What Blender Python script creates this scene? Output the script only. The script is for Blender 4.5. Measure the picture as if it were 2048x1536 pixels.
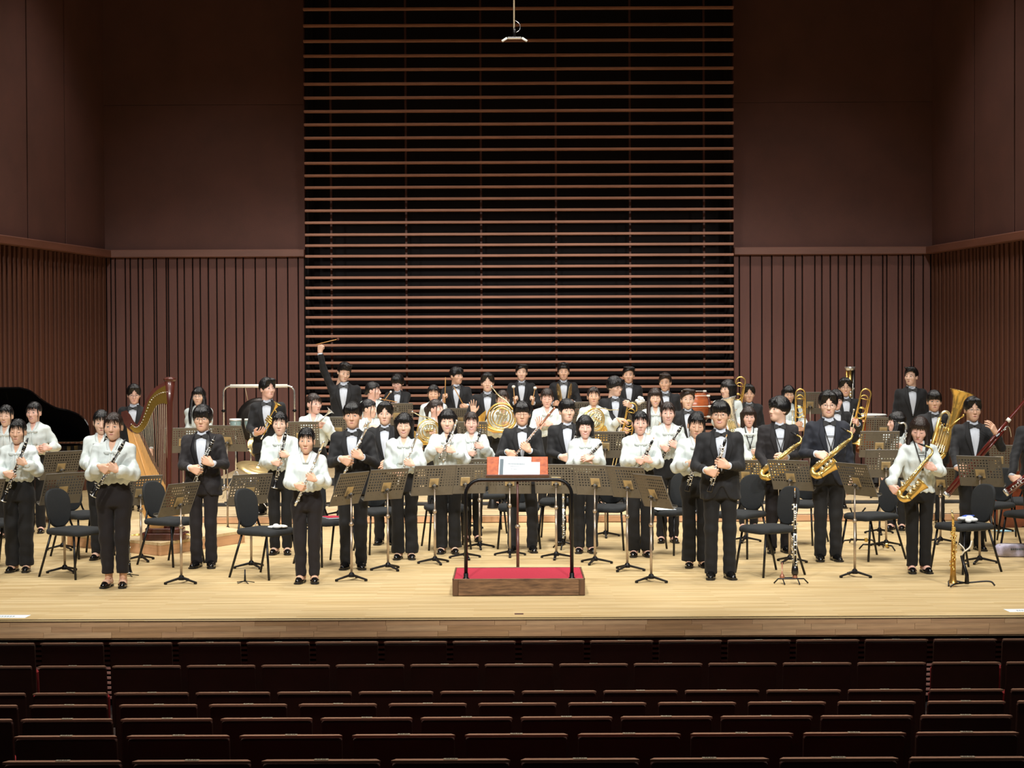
import bpy, math, random
import numpy as np
from mathutils import Matrix, Vector
sc = bpy.context.scene
for o in list(bpy.data.objects): bpy.data.objects.remove(o)
# ------------------------------------------------------------------ camera
FPX, CAMZ, HOR, ROLL = 3700.0, 2.25, 690.0, math.radians(0.25)
TH = math.atan((768 - HOR) / FPX)
_F = np.array([0, math.cos(TH), -math.sin(TH)]); _R0 = np.array([1.0, 0, 0]); _U0 = np.array([0, math.sin(TH), math.cos(TH)])
_R = math.cos(ROLL) * _R0 - math.sin(ROLL) * _U0
_U = math.sin(ROLL) * _R0 + math.cos(ROLL) * _U0
cam_d = bpy.data.cameras.new('camera'); cam = bpy.data.objects.new('camera', cam_d); sc.collection.objects.link(cam)
cam_d.sensor_width = 36; cam_d.lens = 36 * FPX / 2048; cam_d.clip_end = 200
cam.matrix_world = Matrix(((_R[0], _U[0], -_F[0], 0), (_R[1], _U[1], -_F[1], 0), (_R[2], _U[2], -_F[2], CAMZ), (0, 0, 0, 1)))
sc.camera = cam
def at(px, py, d):
    'world point that lies on the line of sight through a photo pixel, d metres deep'
    v = _F + (px - 1024) / FPX * _R - (py - 768) / FPX * _U
    v = v * (d / v[1]); return np.array([v[0], v[1], v[2] + CAMZ])
def on_floor(px, py, z=0.0):
    v = _F + (px - 1024) / FPX * _R - (py - 768) / FPX * _U
    v = v * ((z - CAMZ) / v[2]); return np.array([v[0], v[1], z])
# ------------------------------------------------------------------ world, lights, exposure
w = bpy.data.worlds.new('hall'); sc.world = w; w.use_nodes = True
w.node_tree.nodes['Background'].inputs[0].default_value = (1.0, 0.9, 0.86, 1)
w.node_tree.nodes['Background'].inputs[1].default_value = 0.02
vs = sc.view_settings; vs.view_transform = 'Standard'; vs.look = 'None'; vs.gamma = 1; vs.use_curve_mapping = False
vs.exposure = -0.14
def spot(name, loc, target, power, angle, blend=0.5, col=(1, 0.93, 0.82), size=0.35):
    l = bpy.data.lights.new(name, 'SPOT'); l.energy = power; l.color = col
    l.spot_size = math.radians(angle); l.spot_blend = blend; l.shadow_soft_size = size
    o = bpy.data.objects.new(name, l); sc.collection.objects.link(o); o.location = loc
    o.rotation_euler = (Vector(target) - Vector(loc)).to_track_quat('-Z', 'Y').to_euler(); return o
for yy, pw, an in ((17.2, 1350, 62), (20.2, 1350, 64), (23.4, 1250, 70), (26.2, 1200, 84)):           # four battens of downlights over the stage
    for xx in (-5.4, -1.8, 1.8, 5.4):
        spot('stage_downlight', (xx * (1.0 if yy < 25 else 0.85), yy, 10.5), (xx * (1.0 if yy < 25 else 0.85), yy + 0.3, 0), pw, an, 0.85, (1, 0.955, 0.885))
for xx in (-6, -2, 2, 6):                                                      # front-of-house bridge
    spot('bridge_spot', (xx, 6.5, 10.0), (xx * 0.75, 21.0, 0.7), 4300, 41, 0.2, (1, 0.965, 0.91), 0.3)
for yy in (8.4, 11.6):                                                         # unseen lamps added over the seats to brighten their top rails
    for xx in (-3.2, 0, 3.2): spot('added_seat_light', (xx, yy, 10.0), (xx, yy, 0), 800, 70, 0.9, (1, 0.9, 0.8), 0.2)
# ------------------------------------------------------------------ mesh helpers
def nrm(v):
    v = np.asarray(v, float); return v / (np.linalg.norm(v) + 1e-12)
class MB:
    def __init__(s): s.c = []
    def add(s, V, F, mi=0, smooth=False, M=None):
        V = np.asarray(V, float).reshape(-1, 3)
        if M is not None: V = V @ np.asarray(M)[:3, :3].T + np.asarray(M)[:3, 3]
        s.c.append((V, F, mi, smooth)); return s
    def merge(s, o, M=None):
        for V, F, mi, sm in o.c: s.add(V, F, mi, sm, M)
        return s
    def mesh(s, name, mats):
        nv = 0; VV = []; L = []; T = []; MI = []; SM = []
        for V, F, mi, sm in s.c:
            VV.append(V)
            if isinstance(F, np.ndarray):
                L.append((F + nv).ravel()); k = len(F); T.append(np.full(k, F.shape[1]))
            else:
                k = len(F); L.append(np.fromiter((i + nv for f in F for i in f), dtype=np.int64)); T.append(np.array([len(f) for f in F]))
            MI.append(np.full(k, mi)); SM.append(np.full(k, sm)); nv += len(V)
        me = bpy.data.meshes.new(name)
        if nv:
            V = np.concatenate(VV).astype(np.float32); L = np.concatenate(L).astype(np.int32); T = np.concatenate(T).astype(np.int32)
            me.vertices.add(len(V)); me.vertices.foreach_set('co', V.ravel())
            me.loops.add(len(L)); me.loops.foreach_set('vertex_index', L)
            me.polygons.add(len(T)); st = np.zeros(len(T), np.int32); st[1:] = np.cumsum(T)[:-1]
            me.polygons.foreach_set('loop_start', st)
            me.polygons.foreach_set('material_index', np.concatenate(MI).astype(np.int32))
            me.polygons.foreach_set('use_smooth', np.concatenate(SM).astype(bool))
            me.update(calc_edges=True); me.validate()
        for m in (mats if isinstance(mats, (list, tuple)) else [mats]): me.materials.append(m)
        return me
def rot(ax, deg):
    return np.array(Matrix.Rotation(math.radians(deg), 4, ax))
def tr(x, y, z): return np.array(Matrix.Translation((x, y, z)))
def frame(o, X, Y, Z):
    M = np.eye(4); M[:3, 0] = X; M[:3, 1] = Y; M[:3, 2] = Z; M[:3, 3] = o; return M
def along(a, b, up=(0, 0, 1)):
    'frame at a whose Z axis runs to b'
    a = np.asarray(a, float); z = nrm(np.asarray(b, float) - a); u = np.asarray(up, float)
    if abs(z @ u) > 0.98: u = np.array([0, 1.0, 0])
    x = nrm(np.cross(u, z)); return frame(a, x, np.cross(z, x), z)
def box(c, sz, ch=0.0, M=None):
    x, y, z = [q / 2 for q in sz]
    if ch <= 0:
        V = [(-x, -y, -z), (x, -y, -z), (x, y, -z), (-x, y, -z), (-x, -y, z), (x, -y, z), (x, y, z), (-x, y, z)]
        F = [(3, 2, 1, 0), (4, 5, 6, 7), (0, 1, 5, 4), (1, 2, 6, 5), (2, 3, 7, 6), (3, 0, 4, 7)]
    else:
        ch = min(ch, x * .95, y * .95, z * .95); V = []; idx = {}
        for sx in (-1, 1):
            for sy in (-1, 1):
                for szz in (-1, 1):
                    for k in range(3):
                        p = [sx * (x - ch), sy * (y - ch), szz * (z - ch)]; p[k] = (sx * x, sy * y, szz * z)[k]
                        idx[(sx, sy, szz, k)] = len(V); V.append(p)
        F = []; A = [(1, 2), (2, 0), (0, 1)]
        def key(k, sk, a, sa, b, sb, f):
            s = [0, 0, 0]; s[k] = sk; s[a] = sa; s[b] = sb; return idx[(s[0], s[1], s[2], f)]
        for k in range(3):
            a, b = A[k]
            for sk in (-1, 1):
                q = [key(k, sk, a, -1, b, -1, k), key(k, sk, a, 1, b, -1, k), key(k, sk, a, 1, b, 1, k), key(k, sk, a, -1, b, 1, k)]
                F.append(tuple(q if sk > 0 else q[::-1]))
            for sa in (-1, 1):
                for sb in (-1, 1):
                    q = [key(k, -1, a, sa, b, sb, a), key(k, 1, a, sa, b, sb, a), key(k, 1, a, sa, b, sb, b), key(k, -1, a, sa, b, sb, b)]
                    F.append(tuple(q[::-1] if sa * sb > 0 else q))
        for sx in (-1, 1):
            for sy in (-1, 1):
                for szz in (-1, 1):
                    q = [idx[(sx, sy, szz, k)] for k in range(3)]
                    F.append(tuple(q if sx * sy * szz > 0 else q[::-1]))
    V = np.array(V, float) + np.asarray(c, float)
    if M is not None: V = V @ M[:3, :3].T + M[:3, 3]
    return V, F
def catmull(P, n=6):
    P = [np.asarray(p, float) for p in P]
    if len(P) < 3: return P
    Q = [2 * P[0] - P[1]] + P + [2 * P[-1] - P[-2]]; out = []
    for i in range(1, len(Q) - 2):
        for j in range(n):
            t = j / n; a, b, c, d = Q[i - 1:i + 3]
            out.append(.5 * ((2 * b) + (c - a) * t + (2 * a - 5 * b + 4 * c - d) * t * t + (3 * b - a - 3 * c + d) * t ** 3))
    out.append(P[-1]); return out
def tube(P, r, n=8, cap=True, closed=False, flat=1.0, up=None):
    P = np.array([np.asarray(p, float) for p in P]); m = len(P)
    R = np.full(m, r, float) if np.isscalar(r) else np.interp(np.linspace(0, 1, m), np.linspace(0, 1, len(r)), r)
    if closed: T = np.roll(P, -1, 0) - np.roll(P, 1, 0)
    else:
        T = np.zeros_like(P); T[1:-1] = P[2:] - P[:-2]; T[0] = P[1] - P[0]; T[-1] = P[-1] - P[-2]
    T /= np.linalg.norm(T, axis=1)[:, None] + 1e-12
    u = np.array(up if up is not None else ((0, 0, 1) if abs(T[0][2]) < .9 else (0, 1, 0)), float)
    V = []; ang = np.linspace(0, 2 * math.pi, n, endpoint=False)
    for i in range(m):
        x = u - T[i] * (u @ T[i]); x = nrm(x); u = x if up is None else u; y = np.cross(T[i], x)
        V.append(P[i] + R[i] * (np.cos(ang)[:, None] * x * flat + np.sin(ang)[:, None] * y))
    V = np.concatenate(V); F = []
    for i in range(m if closed else m - 1):
        a = i * n; b = ((i + 1) % m) * n
        for j in range(n):
            k = (j + 1) % n; F.append((a + j, a + k, b + k, b + j))
    if cap and not closed: F.append(tuple(range(n - 1, -1, -1))); F.append(tuple((m - 1) * n + j for j in range(n)))
    return V, F
def lathe(prof, n=16, cap=True, sx=1.0, sy=1.0):
    ang = np.linspace(0, 2 * math.pi, n, endpoint=False); V = []; F = []
    for r, z in prof: V += [(r * math.cos(t) * sx, r * math.sin(t) * sy, z) for t in ang]
    for i in range(len(prof) - 1):
        for j in range(n):
            k = (j + 1) % n; F.append((i * n + j, i * n + k, (i + 1) * n + k, (i + 1) * n + j))
    if cap: F.append(tuple(range(n - 1, -1, -1))); F.append(tuple((len(prof) - 1) * n + j for j in range(n)))
    return V, F
def prism(poly, z0, z1):
    n = len(poly); V = [(x, y, z0) for x, y in poly] + [(x, y, z1) for x, y in poly]
    F = [tuple(range(n - 1, -1, -1)), tuple(range(n, 2 * n))] + [(i, (i + 1) % n, n + (i + 1) % n, n + i) for i in range(n)]
    return V, F
def ell(c, r, n=10, m=6):
    prof = [(math.sin(math.pi * i / m), -math.cos(math.pi * i / m)) for i in range(m + 1)]
    prof[0] = (.02, -1); prof[-1] = (.02, 1)
    V, F = lathe(prof, n); return np.array(V) * np.asarray(r) + np.asarray(c, float), F
def torus(R, r, n=24, m=6, c=(0, 0, 0)):
    t = np.linspace(0, 2 * math.pi, n, endpoint=False)
    return tube([(c[0] + R * math.cos(a), c[1] + R * math.sin(a), c[2]) for a in t], r, m, closed=True)
# ------------------------------------------------------------------ signed distance fields -> meshes
def nets(f, o, h):
    'naive surface nets over a grid of distances; f indexed [x,y,z]'
    nx, ny, nz = f.shape; ins = f < 0
    acc = np.zeros((nx - 1, ny - 1, nz - 1, 3), np.float32); cnt = np.zeros((nx - 1, ny - 1, nz - 1), np.float32)
    sl = lambda n, d: slice(d, n - 1 + d)
    for ax in range(3):
        others = [a for a in range(3) if a != ax]
        for da in (0, 1):
            for db in (0, 1):
                off0 = [0, 0, 0]; off0[others[0]] = da; off0[others[1]] = db
                off1 = list(off0); off1[ax] = 1
                a = f[sl(nx, off0[0]), sl(ny, off0[1]), sl(nz, off0[2])]; b = f[sl(nx, off1[0]), sl(ny, off1[1]), sl(nz, off1[2])]
                m = (a < 0) != (b < 0); t = np.where(m, a / np.where(m, a - b, 1), 0)
                for k in range(3):
                    acc[..., k] += np.where(m, t if k == ax else off0[k], 0)
                cnt += m
    act = cnt > 0; idx = np.full(act.shape, -1, np.int64); idx[act] = np.arange(act.sum())
    g = np.argwhere(act); V = (g + acc[act] / cnt[act][:, None]) * h + np.asarray(o)
    Q = []
    for ax in range(3):
        a, b = [(1, 2), (2, 0), (0, 1)][ax]
        s0 = [slice(None)] * 3; s1 = [slice(None)] * 3; s0[ax] = slice(0, -1); s1[ax] = slice(1, None)
        ch = ins[tuple(s0)] != ins[tuple(s1)]; e = np.argwhere(ch)
        e = e[(e[:, a] > 0) & (e[:, b] > 0) & (e[:, a] < f.shape[a] - 1) & (e[:, b] < f.shape[b] - 1)]
        if not len(e): continue
        def cell(da, db):
            c = e.copy(); c[:, a] -= da; c[:, b] -= db; return idx[c[:, 0], c[:, 1], c[:, 2]]
        q = np.stack([cell(1, 1), cell(0, 1), cell(0, 0), cell(1, 0)], 1)
        flip = ~ins[e[:, 0], e[:, 1], e[:, 2]]; q[flip] = q[flip][:, ::-1]; Q.append(q)
    Q = np.concatenate(Q); Q = Q[(Q >= 0).all(1)]
    return V, Q
class Grid:
    def __init__(s, lo, hi, h):
        s.o = np.asarray(lo, float); s.h = h; n = np.ceil((np.asarray(hi) - s.o) / h).astype(int) + 1
        ax = [s.o[k] + h * np.arange(n[k]) for k in range(3)]
        s.X, s.Y, s.Z = np.meshgrid(*[a.astype(np.float32) for a in ax], indexing='ij'); s.n = n
    def cap(s, a, b, ra, rb, ky=1.0):
        a = np.asarray(a, float); b = np.asarray(b, float); d = b - a; L = d @ d + 1e-9
        px, py, pz = s.X - a[0], s.Y - a[1], s.Z - a[2]
        t = np.clip((px * d[0] + py * d[1] + pz * d[2]) / L, 0, 1)
        return np.sqrt((px - t * d[0]) ** 2 + ((py - t * d[1]) / ky) ** 2 + (pz - t * d[2]) ** 2) - (ra + (rb - ra) * t)
    def ell(s, c, r):
        q = np.sqrt(((s.X - c[0]) / r[0]) ** 2 + ((s.Y - c[1]) / r[1]) ** 2 + ((s.Z - c[2]) / r[2]) ** 2)
        return (q - 1) * min(r)
    def box(s, c, r, rd=0.0):
        q = [np.abs(A - c[k]) - (r[k] - rd) for k, A in enumerate((s.X, s.Y, s.Z))]
        return np.sqrt(sum(np.maximum(a, 0) ** 2 for a in q)) + np.minimum(np.maximum(np.maximum(q[0], q[1]), q[2]), 0) - rd
    def loft(s, tab, e=2.3):
        tab = np.array(tab, float); z = tab[:, 0]; Z = s.Z
        a = np.interp(Z, z, tab[:, 1]); b = np.interp(Z, z, tab[:, 2]); yc = np.interp(Z, z, tab[:, 3]) if tab.shape[1] > 3 else 0
        q = (np.abs(s.X / a) ** e + np.abs((s.Y - yc) / b) ** e) ** (1 / e)
        return np.maximum((q - 1) * np.minimum(a, b), np.maximum(z[0] - Z, Z - z[-1]))
    def mesh(s, f): return nets(f, s.o, s.h)
    def front(s, f, x, z):
        'y of the first surface met when looking along +y'
        x = np.asarray(x, float); z = np.asarray(z, float)
        fx = np.clip((x - s.o[0]) / s.h, 0, s.n[0] - 1.001); fz = np.clip((z - s.o[2]) / s.h, 0, s.n[2] - 1.001)
        i = fx.astype(int); k = fz.astype(int); u = (fx - i)[..., None]; v = (fz - k)[..., None]
        c = (f[i, :, k] * (1 - u) * (1 - v) + f[i + 1, :, k] * u * (1 - v) + f[i, :, k + 1] * (1 - u) * v + f[i + 1, :, k + 1] * u * v)
        neg = c < 0; j = np.argmax(neg, -1); ok = neg.any(-1); j = np.clip(j, 1, None)
        a = np.take_along_axis(c, (j - 1)[..., None], -1)[..., 0]; b = np.take_along_axis(c, j[..., None], -1)[..., 0]
        y = s.o[1] + s.h * (j - 1 + np.clip(a / (a - b + 1e-9), 0, 1)); return np.where(ok, y, 0.0)
def smin(a, b, k):
    h = np.maximum(k - np.abs(a - b), 0) / k; return np.minimum(a, b) - h * h * k * .25
def smax(a, b, k): return -smin(-a, -b, k)
def wob(g, seed, amp, wl):
    r = np.random.RandomState(seed); o = 0
    for _ in range(4):
        d = r.normal(size=3); d /= np.linalg.norm(d); o = o + np.sin((g.X * d[0] + g.Y * d[1] + g.Z * d[2]) * (6.283 / wl * r.uniform(.7, 1.4)) + r.uniform(0, 6.28))
    return amp * .5 * o
# ------------------------------------------------------------------ objects
col = sc.collection
def link(name, data, parent=None, M=None):
    o = bpy.data.objects.new(name, data); col.objects.link(o)
    if M is not None: o.matrix_local = Matrix([list(r) for r in np.asarray(M)])
    if parent is not None: o.parent = parent; 
    if parent is not None and M is not None: o.matrix_basis = Matrix([list(r) for r in np.asarray(M)])
    return o
def tag(o, label=None, cat=None, group=None, kind=None):
    for k, v in (('label', label), ('category', cat), ('group', group), ('kind', kind)):
        if v: o[k] = v
    return o
def struct(name, mb, mats, parent=None):
    o = link(name, mb.mesh(name, mats) if isinstance(mb, MB) else mb, parent)
    if parent is None: o['kind'] = 'structure'
    return o
TPL = {}
def template(key, parts): TPL[key] = parts          # [(name, mesh, index of parent part or None), ...]
def put(key, name, label, cat, M, group=None):
    root = link(name, None, None, M); root.empty_display_size = .1; tag(root, label, cat, group); made = []
    for nm, me, pa in TPL[key]:
        made.append(link(nm, me, root if pa is None else made[pa]))
    return root
# ------------------------------------------------------------------ materials
def lin(c): return tuple(((x / 255) / 12.92 if x / 255 <= .04045 else ((x / 255 + .055) / 1.055) ** 2.4) for x in c) + (1,)
def mat(name, c, rough=.5, metal=0.0, var=.0, scale=(8, 8, 8), bump=0.0, bscale=60, coat=0.0, c2=None, sheen=0, spec=None, emit=None, wave=None):
    m = bpy.data.materials.new(name); m.use_nodes = True; nt = m.node_tree; b = nt.nodes['Principled BSDF']
    b.inputs['Base Color'].default_value = lin(c); b.inputs['Roughness'].default_value = rough; b.inputs['Metallic'].default_value = metal
    if coat: b.inputs['Coat Weight'].default_value = coat; b.inputs['Coat Roughness'].default_value = .08
    if spec is not None: b.inputs['Specular IOR Level'].default_value = spec
    if sheen: b.inputs['Sheen Weight'].default_value = sheen
    tc = nt.nodes.new('ShaderNodeTexCoord')
    if var or c2:
        mp = nt.nodes.new('ShaderNodeMapping'); mp.inputs['Scale'].default_value = scale; nt.links.new(tc.outputs['Object'], mp.inputs[0])
        nz = nt.nodes.new('ShaderNodeTexNoise'); nz.inputs['Scale'].default_value = 1; nz.inputs['Detail'].default_value = 5; nz.inputs['Roughness'].default_value = .6
        nt.links.new(mp.outputs[0], nz.inputs['Vector'])
        rp = nt.nodes.new('ShaderNodeValToRGB'); rp.color_ramp.elements[0].position = .3; rp.color_ramp.elements[1].position = .7
        lo = c2 or tuple(x * (1 - var) for x in c); rp.color_ramp.elements[0].color = lin(lo); rp.color_ramp.elements[1].color = lin(c)
        nt.links.new(nz.outputs[0], rp.inputs[0]); nt.links.new(rp.outputs[0], b.inputs['Base Color'])
    if bump:
        n2 = nt.nodes.new('ShaderNodeTexNoise'); n2.inputs['Scale'].default_value = bscale if np.isscalar(bscale) else 1; n2.inputs['Detail'].default_value = 3
        if not np.isscalar(bscale):
            m2 = nt.nodes.new('ShaderNodeMapping'); m2.inputs['Scale'].default_value = bscale; nt.links.new(tc.outputs['Object'], m2.inputs[0]); nt.links.new(m2.outputs[0], n2.inputs['Vector'])
        else: nt.links.new(tc.outputs['Object'], n2.inputs['Vector'])
        bp = nt.nodes.new('ShaderNodeBump'); bp.inputs['Strength'].default_value = bump; bp.inputs['Distance'].default_value = .01
        nt.links.new(n2.outputs[0], bp.inputs['Height']); nt.links.new(bp.outputs[0], b.inputs['Normal'])
    return m
def boards(name, c, c2, length, width, rough, joint=.0, vary=.5, coord='Object', axes=None, bump=.0, coat=0):
    'narrow boards laid along x'
    m = bpy.data.materials.new(name); m.use_nodes = True; nt = m.node_tree; b = nt.nodes['Principled BSDF']; N = nt.nodes.new; Lk = nt.links.new
    tc = N('ShaderNodeTexCoord'); mp = N('ShaderNodeMapping'); Lk(tc.outputs[coord], mp.inputs[0])
    if axes: mp.inputs['Rotation'].default_value = axes
    br = N('ShaderNodeTexBrick'); br.offset = .37; br.inputs['Scale'].default_value = 1; br.inputs['Brick Width'].default_value = length; br.inputs['Row Height'].default_value = width
    br.inputs['Mortar Size'].default_value = joint; br.inputs['Bias'].default_value = 0
    br.inputs['Color1'].default_value = lin(c); br.inputs['Color2'].default_value = lin(c2); br.inputs['Mortar'].default_value = lin(tuple(x * .6 for x in c2))
    Lk(mp.outputs[0], br.inputs['Vector'])
    m2 = N('ShaderNodeMapping'); m2.inputs['Scale'].default_value = (1.0, 34, 34); Lk(mp.outputs[0], m2.inputs[0])
    nz = N('ShaderNodeTexNoise'); nz.inputs['Scale'].default_value = 1; nz.inputs['Detail'].default_value = 6; Lk(m2.outputs[0], nz.inputs['Vector'])
    mx = N('ShaderNodeMix'); mx.data_type = 'RGBA'; mx.blend_type = 'MULTIPLY'; mx.inputs['Factor'].default_value = vary
    rp = N('ShaderNodeValToRGB'); rp.color_ramp.elements[0].color = (.6, .53, .43, 1); rp.color_ramp.elements[0].position = .3; rp.color_ramp.elements[1].color = (1, 1, 1, 1); rp.color_ramp.elements[1].position = .62
    Lk(nz.outputs[0], rp.inputs[0]); Lk(br.outputs['Color'], mx.inputs['A']); Lk(rp.outputs[0], mx.inputs['B']); Lk(mx.outputs['Result'], b.inputs['Base Color'])
    b.inputs['Roughness'].default_value = rough
    if coat: b.inputs['Coat Weight'].default_value = coat; b.inputs['Coat Roughness'].default_value = .25
    return m
M_floor = boards('maple_stage_boards', (222, 200, 154), (206, 180, 130), .9, .06, .42, .0, .8)
M_fascia = boards('stage_edge_wood', (180, 144, 106), (162, 126, 90), .5, .05, .5, .0, .5)
M_fas = [mat('fascia_block_%d' % i, c, .5, 0, .18, (3, 60, 60)) for i, c in enumerate([(192, 154, 114), (176, 138, 98), (184, 146, 108), (198, 162, 122)])]
M_wall_up = mat('upper_wall_panel', (92, 56, 47), .75, 0, .12, (1.5, 1.5, 1.5), .15, 140)
M_wall_lo = mat('lower_wall_board', (106, 63, 52), .6, 0, .15, (6, 6, .5), .1, (90, 90, 4))
M_batten = mat('side_wall_batten', (104, 62, 44), .55, 0, .2, (8, 8, .5))
M_rail = mat('wall_ledge', (120, 76, 60), .5, 0, .15, (1, 8, 8))
M_slat = mat('horizontal_slat', (170, 116, 90), .5, 0, .2, (1.5, 20, 20))
M_dark = mat('dark_recess', (20, 15, 16), .95)
M_groove = mat('shadow_gap', (14, 10, 10), .95)
M_mull = mat('slat_mullion', (96, 62, 52), .6)
M_seatwood = mat('seat_back_wood', (68, 39, 31), .42, 0, .25, (3, 30, 3))
M_seatrail = mat('seat_top_rail', (196, 152, 126), .45, 0, .2, (3, 40, 40))
M_seatred = mat('seat_red_cushion', (190, 58, 60), .9, 0, .15, (40, 40, 40))
M_plate = mat('number_plate', (190, 182, 160), .4, .3)
M_print = mat('plate_print', (70, 62, 50), .6)
M_aisle = mat('auditorium_floor', (48, 34, 28), .7)
M_louvre = mat('apron_louvre', (120, 80, 70), .6)
M_riser_top = boards('riser_boards', (222, 200, 160), (205, 180, 138), 1.2, .09, .5, .0, .35)
M_riser_face = mat('riser_face_wood', (212, 166, 126), .5, 0, .12, (2, 2, 30))
M_riser_dark = mat('riser_face_dark', (52, 54, 58), .6)
M_blackmetal = mat('black_metal', (22, 22, 24), .35, .4)
M_blackplastic = mat('black_plastic', (20, 20, 22), .45)
M_fabric = mat('chair_fabric', (33, 36, 38), .9, 0, .15, (60, 60, 60), .2, 300)
M_desk = mat('stand_desk_bronze', (104, 99, 90), .45, .15, .08, (10, 10, 10))
M_deskplate = mat('stand_bracket_plate', (176, 158, 122), .4, .5)
M_pole = mat('stand_pole_champagne', (176, 160, 142), .32, .7)
M_chrome = mat('chrome', (228, 228, 226), .18, .85)
M_silver = mat('silver_plate', (236, 236, 230), .22, .8)
M_brass = mat('lacquered_brass', (232, 196, 112), .26, .8)
M_brass_d = mat('raw_brass', (212, 162, 84), .3, .8)
M_nickel = mat('nickel_gold', (240, 228, 184), .22, .8)
M_rose = mat('rose_wood_flute', (176, 122, 98), .3, .5)
M_grenadilla = mat('grenadilla', (20, 19, 20), .3, 0, 0, (1, 1, 1), 0, 60, .4)
M_bassoon = mat('bassoon_maple', (104, 34, 26), .25, 0, .3, (20, 20, 3), 0, 60, .6)
M_harpred = mat('harp_mahogany', (88, 38, 27), .35, 0, .25, (20, 20, 2), 0, 60, .5)
M_harpsb = mat('harp_soundboard', (222, 166, 96), .4, 0, .15, (3, 40, 3))
M_harpgold = mat('harp_neck_plate', (196, 156, 74), .25, .9)
M_string = mat('harp_string', (222, 206, 170), .4)
M_piano = mat('piano_black', (10, 10, 11), .08, 0, 0, (1, 1, 1), 0, 60, 1.0)
M_ivory = mat('ivory_white', (238, 236, 226), .35)
M_copper = mat('timpani_copper', (150, 82, 54), .25, .9)
M_drumhead = mat('drum_head', (236, 238, 234), .6)
M_teal = mat('bongo_shell', (150, 178, 178), .35)
M_orange = mat('drum_shell_orange', (196, 104, 60), .3, 0, .2, (6, 6, 30), 0, 60, .5)
M_cymbal = mat('cymbal_bronze', (222, 196, 138), .28, .75)
M_white = mat('white_cloth', (240, 242, 240), .85, 0, .05, (30, 30, 30))
M_blue = mat('blue_cloth', (70, 100, 190), .8)
M_paper = mat('paper', (226, 238, 242), .8)
M_cyanpaper = mat('pale_blue_paper', (160, 210, 226), .8)
M_ink = mat('ink', (92, 104, 112), .8)
M_carpet = mat('podium_red_carpet', (184, 40, 64), .95, 0, .12, (60, 60, 60), .2, 400)
M_oak = mat('podium_oak', (150, 114, 82), .5, 0, 0, (5, 5, 46), 0, 60, 0, (62, 44, 32))
M_burl = mat('conductor_desk_burl', (184, 96, 52), .35, 0, 0, (20, 20, 30), 0, 60, .3, (140, 62, 34))
M_darkwood = mat('conductor_stand_wood', (92, 52, 46), .4, 0, .2, (20, 20, 2))
M_bass_v = mat('double_bass_varnish', (134, 62, 36), .25, 0, .25, (4, 4, 12), 0, 60, .6)
M_purple = mat('clear_bag_purple', (206, 200, 226), .35, 0, .25, (18, 18, 18))
# ================================================================== the hall
rng = random.Random(7)
BACK, EDGE = 30.0, float(on_floor(1024, 1237)[1])
XL, XR = float(at(207, 600, BACK)[0]), float(at(1868, 600, BACK)[0])
XPL, XPR = float(at(610, 500, BACK)[0]), float(at(1467, 500, BACK)[0])
HT = 11.5; ZL = 3.69
mb = MB(); mb.add(*box(((-11 + 11) / 2, (EDGE + BACK + .8) / 2, -.08), (22, BACK + .8 - EDGE - .03, .16)))
mb.add(*box((0, EDGE + .028, -.0045), (22, .06, .009))); floor = struct('floor', mb, M_floor)
mb = MB(); mb.add(*box((0, EDGE + .05, -.08), (22, .06, .14)))
fascia = struct('trim_1', mb, M_fascia, None)
for r in range(3):
    x = -4.7 + rng.uniform(-.4, 0)
    while x < 4.7:
        L = rng.uniform(.22, .62); mb = MB(); mb.add(*box((0, 0, 0), (L - .0015, .012 + rng.uniform(0, .003), .0455), .0008))
        link('block', mb.mesh('block', rng.choice(M_fas)), fascia, tr(x + L / 2, EDGE + .012, -.0335 - r * .046)); x += L
mb = MB(); mb.add(*box((0, EDGE + .35, -.47), (22, .1, .62))); apron = struct('wall_apron', mb, M_dark)
lv = MB(); lv.add(*box((0, 0, 0), (18, .05, .024), .004)); lv = lv.mesh('louvre', M_louvre)
for k in range(13): link('louvre', lv, apron, tr(0, EDGE + .27, -.19 - k * .0415))
# auditorium floor with its steps
AUD = -.75
ROWS = [(137.7, 1282, 1037, .905), (149.3, 1328, 963.7, .905), (163.4, 1382, 873.8, .9), (180, 1406, 945.2, .856), (200.4, 1434, 1033, .905), (226, 1468, 920.3, .9), (259.6, 1518, 1030.6, .905)]
RD = [.5 * FPX / r[0] for r in ROWS]; RZ = [float(at(1024, r[1], d)[2]) for r, d in zip(ROWS, RD)]
mb = MB(); mb.add(*box((0, (EDGE + 10.8) / 2, AUD - .1), (22, EDGE - 10.8, .2)))
for k in range(3, 7): mb.add(*box((0, RD[k] - .05, RZ[k] - .86 - .2), (22, 1.1, .4)))
mb.add(*box((0, 3.2, RZ[6] - .86 - .1), (22, 7.3, .4))); struct('floor_auditorium', mb, M_aisle)
# back wall: backing, upper panels, ledges, boards
mb = MB(); mb.add(*box((0, BACK + 1.2, HT / 2), (24, .1, HT))); wall_back = struct('wall_back', mb, M_dark)
for nm, x0, x1 in (('upper_panel', XL - .3, XPL), ('upper_panel', XPR, XR + .3)):
    for z0, z1 in ((ZL + .1, 6.15), (6.155, HT)):
        mb = MB(); mb.add(*box(((x0 + x1) / 2, BACK + .15, (z0 + z1) / 2), (x1 - x0, .3, z1 - z0), .002)); link(nm, mb.mesh(nm, M_wall_up), wall_back)
    mb = MB(); mb.add(*box(((x0 + x1) / 2, BACK + .16, ZL / 2), (x1 - x0, .2, ZL))); link('groove_backing', mb.mesh('groove_backing', M_groove), wall_back)
mb = MB(); mb.add(*box(((XL + XPL) / 2, BACK + .06, ZL + .06), (XPL - XL, .3, .125), .012)); struct('trim_2', mb, M_rail)
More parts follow.
